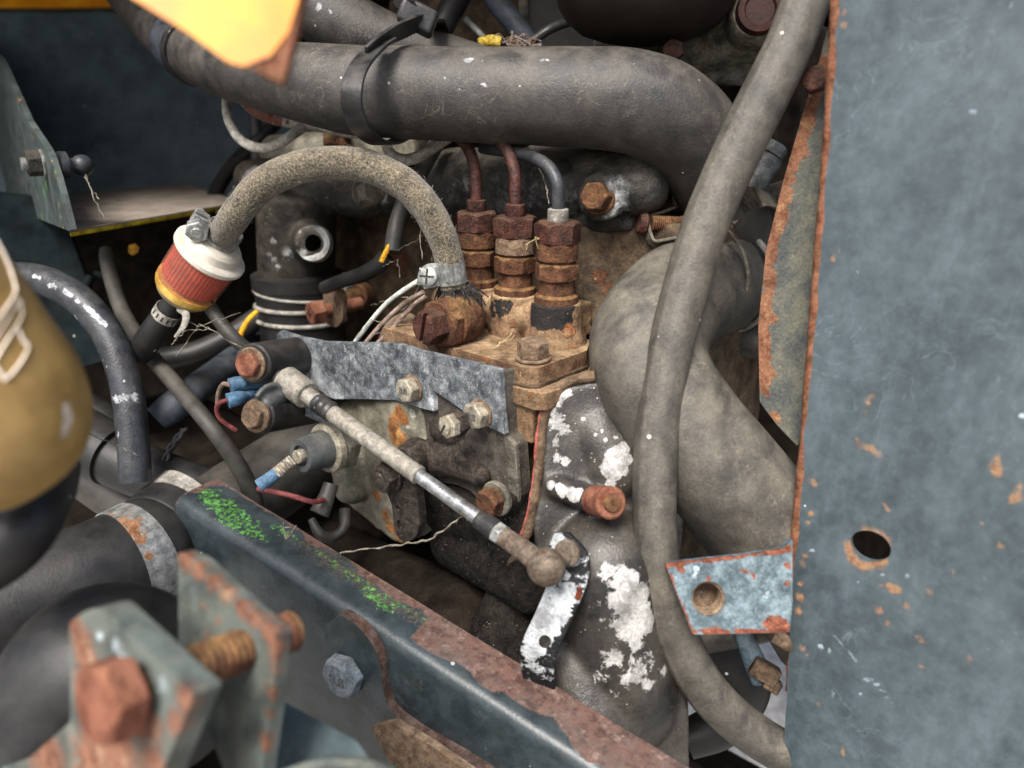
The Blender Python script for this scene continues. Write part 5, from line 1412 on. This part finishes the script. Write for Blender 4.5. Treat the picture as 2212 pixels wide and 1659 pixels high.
solo('red_wire', G().tube([(556, 1056, .431, 6), (600, 1064, .43, 6), (640, 1074, .43, 6), (675, 1084, .432, 6), (700, 1080, .44, 6)], n=10), MT['red_wire'], 'dull red wire leading into a split grey sleeve', 'wire')
o = T('split_sleeve', 'split dark sleeve curling under the pressure switch', 'sleeve')
mk('tube_end', G().tube([(715, 1045, .45, 16), (705, 1075, .448, 18), (690, 1110, .445, 22)], n=20, caps=False), MT['hose_grey'], o)
mk('curl', G().tube([(672, 1120, .455, 8), (690, 1152, .455, 11), (715, 1160, .46, 12), (742, 1140, .465, 12), (745, 1100, .47, 12)], n=14), MT['hose_grey'], o)

# blue butt connectors
for nm, a_, b_, w_, lab in (('upper', (497, 834, .452, 17), (572, 826, .466, 12), 'grey', 'blue crimp sleeve beneath the upper rusty bolt'), ('lower', (492, 866, .447, 17), (566, 846, .468, 11), 'red', 'lower blue crimp sleeve on the red wire')):
    o = T('crimp_sleeve', lab, 'connector', 'blue crimp sleeves')
    mid = tuple((x + y) / 2 for x, y in zip(a_, b_)); 
    mk('barrel', G().tube([a_, (a_[0] + 22, a_[1] - 6, a_[2] + .003, 16), mid[:3] + (13,), b_], n=18, lump=.06, lumps=200), MT['blue_pl'], o)
    if w_ == 'red':
        mk('wire', G().tube([(496, 864, .447, 5), (478, 868, .447, 5), (468, 880, .45, 5), (476, 905, .455, 5), (510, 930, .46, 5)], n=8), MT['red_wire'], o)
    else:
        mk('wire', G().tube([(500, 833, .452, 5), (482, 830, .455, 5), (472, 850, .46, 5), (470, 880, .465, 5)], n=8), MT['brown_wire'], o)

# ================================================================== pipes and hoses, filter side
o = solo('bent_black_pipe', G().tube([(-60, 600, .50, 32), (40, 598, .49, 32), (110, 612, .485, 33), (180, 655, .48, 33), (234, 725, .478, 33), (266, 805, .477, 33), (281, 885, .476, 33), (290, 985, .475, 33), (292, 1040, .475, 33)], n=36, seg=10), MT['pipe_black'], 'black painted bent steel pipe with chipped paint', 'pipe')
GG = [(110, 617, 7), (118, 618, 6), (75, 597, 6), (84, 600, 5), (250, 860, 12, .7), (270, 858, 12, .7), (292, 858, 12, .7), (255, 935, 5), (288, 835, 4), (268, 822, 4)]
for k in range(14):
    t = k / 13
    GG.append((138 + 90 * t, 628 + 60 * t + 14 * t * t, 5 + 2 * random.random(), .75 + .25 * random.random()))
for k in range(10):
    t = k / 9
    GG.append((150 + 80 * t + 0, 668 + 95 * t + 30 * t * t, 4, .55 + .3 * random.random()))
wear(o, Gc=GG)
solo('breather_hose', G().tube([(228, 540, .565, 12), (231, 560, .56, 15), (243, 610, .55, 16), (268, 680, .535, 16.5), (318, 758, .51, 17), (385, 838, .485, 17.5), (450, 915, .465, 18), (505, 990, .468, 18.5), (542, 1062, .478, 19), (556, 1125, .485, 19), (562, 1180, .49, 19)], n=28, seg=10), MT['hose_grey'], 'thin grey hose running diagonally down behind the rail', 'hose')
solo('small_grey_hose', G().tube([(425, 615, .475, 14), (445, 650, .472, 14.5), (475, 695, .47, 15), (510, 735, .47, 15), (548, 765, .475, 15)], n=20), MT['hose_grey'], 'short grey hose from under the filter to the clamp', 'hose')
solo('orange_wire', G().tube([(556, 672, .57, 5), (538, 690, .57, 6), (524, 712, .57, 6), (515, 740, .57, 6)], n=10), MT['yellow_wire'], 'orange wire peeping out beside the rubber sleeve', 'wire')
o = solo('blue_sheath', G().tube([(338, 905, .50, 30), (372, 880, .505, 36), (420, 842, .515, 34), (480, 800, .56, 34), (560, 745, .62, 36), (640, 690, .66, 36)], n=28, flat=(camv(.3, .6, -.6), .75)), MT['hose_blue'], 'blue grey cable sheath with a crushed cut end', 'sheath')
solo('shadow_hose', G().tube([(330, 778, .58, 24), (420, 762, .585, 24), (500, 725, .59, 24), (570, 680, .60, 24), (640, 640, .61, 24)], n=22), MT['hose_black'], 'dark hose in shadow behind the fuel filter outlet', 'hose')
o = T('sleeved_hose', 'charcoal hose emerging from a wider rubber sleeve', 'hose')
mk('inner_hose', G().tube([(180, 950, .525, 58), (260, 995, .52, 60), (340, 1030, .515, 58), (430, 1062, .51, 58), (520, 1090, .51, 58)], n=40), MT['hose_black'], o)
mk('outer_sleeve', G().tube([(60, 900, .535, 68), (150, 935, .528, 68), (205, 965, .522, 67), (246, 985, .519, 66)], n=40), MT['hose_black'], o)
solo('far_black_hose', G().tube([(120, 880, .6, 36), (190, 890, .6, 40), (240, 930, .6, 40), (260, 1000, .6, 38)], n=24), MT['hose_black'], 'black hose bend deep behind the bent pipe', 'hose')
solo('under_hose', G().tube([(160, 1010, .56, 50), (230, 1055, .56, 52), (300, 1100, .56, 54), (380, 1150, .56, 54)], n=28), MT['hose_grey'], 'dull grey hose low under the sleeved hose', 'hose')
# twisted pair
g1 = [(372, 950 , .5), (362, 985, .5), (350, 1010, .5), (348, 1040, .5)]
for s_ in (-1, 1):
    solo('twisted_wire', G().tube([(u + s_ * 5 * (1 if i % 2 else -1), v, d, 5) for i, (u, v, d) in enumerate([(400, 925, .505), (385, 945, .505), (370, 965, .505), (360, 990, .505), (352, 1015, .505), (345, 1040, .505)])], n=10), MT['plastic'],
         ['strand of a twisted dark wire pair nearer the bent pipe', 'strand of a twisted dark wire pair nearer the sheath'][s_ > 0], 'wire', 'twisted wires')

# exhaust / intake pipe with sleeve and band
ib = T('intake_pipe', 'wide dusty grey pipe with black rubber sleeve', 'pipe')
pp2 = [(735, 945, 0.5550, 92), (655, 990, 0.5450, 86), (575, 1042, 0.5300, 88), (490, 1098, 0.5100, 92), (420, 1140, 0.4950, 100), (360, 1160, 0.4800, 106)]
mk('metal_pipe', G().tube(pp2, n=48), MT['hose_grey'], ib)
mk('cone', G().tube([(430, 1098, 0.5020, 107), (400, 1125, 0.4940, 112), (372, 1150, 0.4850, 110)], n=48), MT['pipe_grey'], ib)
sp_ = [(385, 1145, 0.4850, 118), (350, 1172, 0.4730, 117), (332, 1184, 0.4670, 113), (322, 1190, 0.4630, 117), (290, 1208, 0.4550, 118), (220, 1240, 0.4400, 120), (120, 1280, 0.4250, 124), (0, 1325, 0.4100, 130), (-120, 1370, 0.3950, 136)]
mk('rubber_sleeve', G().tube(sp_, n=56, seg=8), MT['hose_black'], ib)
hb_ = T('band_clamp', 'rust stained flat band clamp on the black rubber sleeve', 'clamp')
o = mk('band', G().tube([(312, 1196, 0.4605, 120.5), (290, 1208, 0.4550, 121.5), (262, 1221, 0.4490, 122)], n=64, seg=4), MT['zinc'], hb_)
wear(o, R=[(260, 1130, 26, .95), (285, 1140, 24, .95), (305, 1165, 20, .9), (240, 1120, 20, .8), (325, 1200, 14, .8), (335, 1240, 10, .9), (295, 1125, 16, .8)])
ld = solo('lower_dome_hose', G().tube([(120, 1700, .30, 150), (150, 1520, .305, 165), (230, 1440, .31, 178), (330, 1470, .32, 160), (400, 1560, .33, 150)], n=48, seg=10), MT['hose_black'], 'big dull black hose bend beneath the clamped sleeve', 'hose')

# ================================================================== brown can, close to the lens
cn = T('oil_can', 'tan brown painted can with cream outlined lettering', 'can')
Dc = .225
ca = camv(.38, -.84, .40)
cc_ = P(-82, 850, Dc)
rr = M(232, Dc)
pr = [(-.25, rr), (-.10, rr), (-.02, rr), (-.004, rr * .995)] + [(rr * 1.15 * math.sin(t), rr * max(math.cos(t), .02) ** .8) for t in np.linspace(.05, 1.5, 14)]
can = mk('shell', G().lathe(pr, cc_, ca, 90), MT['can'], cn)
wear(can, Gc=[(145, 880, 14, .9), (150, 905, 16), (140, 935, 10, .8), (120, 860, 8, .8), (20, 575, 12, .7), (30, 600, 10, .7), (10, 560, 10, .6)])
def onc(ps, w, nm='lettering'):
    out = []
    for u, v in ps:
        h = at_on(can, u, v, .0001)
        if h is not None: out.append((h, M(w, Dc)))
    if len(out) > 1:
        mk(nm, G().tube(out, n=8, seg=5, flat=(camv(-.6, .2, -1), .05)), MT['cream'], cn)
onc([(-10, 520), (10, 560), (28, 610), (30, 635), (12, 665), (-20, 710)], 7)
onc([(-20, 745), (10, 700), (32, 665), (46, 655)], 6)
onc([(30, 630), (42, 662), (46, 680), (34, 705), (10, 740), (-20, 790)], 6)
onc([(34, 705), (48, 735), (58, 745), (56, 760), (38, 790), (12, 818), (2, 808), (-20, 780)], 6)
bl = solo('dark_hose_near', G().tube([(-80, 1240, .26, 70), (0, 1190, .262, 72), (60, 1130, .265, 66), (110, 1060, .28, 50), (130, 1010, .30, 40)], n=32, seg=8), MT['hose_black'], 'out of focus black hose under the tan can', 'hose')

# dark machinery under the rail gap
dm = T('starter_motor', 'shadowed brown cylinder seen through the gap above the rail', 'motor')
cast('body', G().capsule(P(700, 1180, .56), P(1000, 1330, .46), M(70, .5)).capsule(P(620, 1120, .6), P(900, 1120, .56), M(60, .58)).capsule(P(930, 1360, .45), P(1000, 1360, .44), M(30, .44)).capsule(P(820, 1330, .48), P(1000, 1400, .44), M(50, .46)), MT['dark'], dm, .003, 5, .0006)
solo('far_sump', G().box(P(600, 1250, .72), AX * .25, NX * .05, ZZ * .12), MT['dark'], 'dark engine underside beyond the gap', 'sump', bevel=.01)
# small leaf in the dark
solo('dry_leaf', G().prism([P(u, v, .61) for u, v in rnd([(278, 530), (292, 526), (300, 534), (298, 545), (285, 552), (277, 545)], 2)], FWD * .0005), MT['leaf'], 'tiny dry yellow leaf fragment in the dark gap', 'leaf')

# ================================================================== cobwebs
random.seed(21)
def web(pts, label, r=.00022, jit=2.5, n=7):
    g = G()
    for line in pts:
        pp3 = []
        for i in range(len(line) - 1):
            a_, b_ = line[i], line[i + 1]
            for k in range(n):
                t = k / n
                j = jit if 0 < k else 0
                pp3.append((P(a_[0] + (b_[0] - a_[0]) * t + random.uniform(-j, j), a_[1] + (b_[1] - a_[1]) * t + random.uniform(-j, j), a_[2] + (b_[2] - a_[2]) * t), r * random.uniform(.5, 2.0)))
        pp3.append((P(*line[-1]), r))
        g.tube(pp3, n=4, seg=2)
    return solo('cobweb', g, MT['web'], label, 'cobweb', 'cobwebs')
web([[(735, 1195, .43), (860, 1178, .41), (930, 1165, .395), (1000, 1115, .385)]], 'dusty cobweb strand stretched below the throttle rod', .0004, 2, 9)
web([[(380, 770, .46), (430, 700, .455), (455, 712, .455), (545, 765, .455)], [(395, 690, .46), (430, 705, .455), (520, 675, .47)], [(370, 745, .46), (400, 715, .457), (455, 710, .455)]], 'cobweb tangle between filter outlet and small hose')
web([[(935, 400, .42), (905, 470, .425), (912, 560, .42)], [(860, 540, .47), (900, 520, .45), (960, 470, .42)], [(740, 590, .53), (830, 575, .48), (860, 560, .47), (862, 600, .47)]], 'cobweb hanging off the braided hose by the clip')
web([[(155, 925, .33), (200, 940, .42), (250, 960, .44), (300, 985, .45)]], 'straight cobweb thread across the sleeved hose', .0003, 2)
web([[(185, 378, .50), (200, 420, .49), (225, 470, .48)], [(182, 382, .5), (196, 405, .495), (215, 430, .49)]], 'cobweb hanging from the ball stud')
web([[(915, 600, .42), (870, 690, .45), (790, 735, .47)], [(880, 660, .44), (840, 700, .455), (800, 690, .46), (770, 725, .47)], [(900, 640, .44), (850, 645, .46), (800, 660, .5)]], 'loose cobweb over the pale and brown wires', .00018)
web([[(610, 1140, .39), (630, 1140, .39), (618, 1165, .39), (612, 1128, .39)], [(618, 1165, .39), (640, 1135, .39)]], 'little cobweb knot on the rail edge', .0003, 1.5, 3)
web([[(365, 630, .5), (385, 560, .52), (372, 600, .5), (340, 680, .5)]], 'faint cobweb beside the red filter body', .00016)
web([[(1135, 310, .44), (1160, 350, .43), (1180, 400, .42), (1186, 440, .416)]], 'single fibre lying along the black injector pipe', .0003, 1.5)

random.seed(5)
def straw(u, v, d, n, spread, label):
    g = G()
    for i in range(n):
        a = P(u + random.uniform(-spread, spread), v + random.uniform(-spread, spread), d)
        b = a + Vector((random.uniform(-.006, .006), random.uniform(-.002, .002), random.uniform(-.007, .007)))
        g.tube([(a, .0003), ((a + b) / 2 + Vector((random.uniform(-.001, .001), 0, random.uniform(-.001, .001))), .00035), (b, .0002)], n=5, seg=3)
    return tag(mk('straw_wisp', g, MT['straw']), label, 'straw', kind='stuff')
straw(1158, 515, .4085, 5, 5, 'wisp of dry straw caught on a pump fitting')
straw(1084, 742, .383, 4, 6, 'scrap of dry grass lying on the pump cover')
# ================================================================== seat every Empty at the base of its thing
bpy.context.view_layer.update()
for r in ROOTS:
    lo = Vector((1e9,) * 3); hi = Vector((-1e9,) * 3)
    kids = [o for o in r.children_recursive if o.type == 'MESH']
    for o in kids:
        for cnr in o.bound_box:
            for i in range(3):
                lo[i] = min(lo[i], cnr[i]); hi[i] = max(hi[i], cnr[i])
    if not kids: continue
    base = Vector(((lo.x + hi.x) / 2, (lo.y + hi.y) / 2, lo.z))
    r.location = base
    for o in r.children:
        o.matrix_parent_inverse = Matrix.Translation(-base)
bpy.context.view_layer.update()
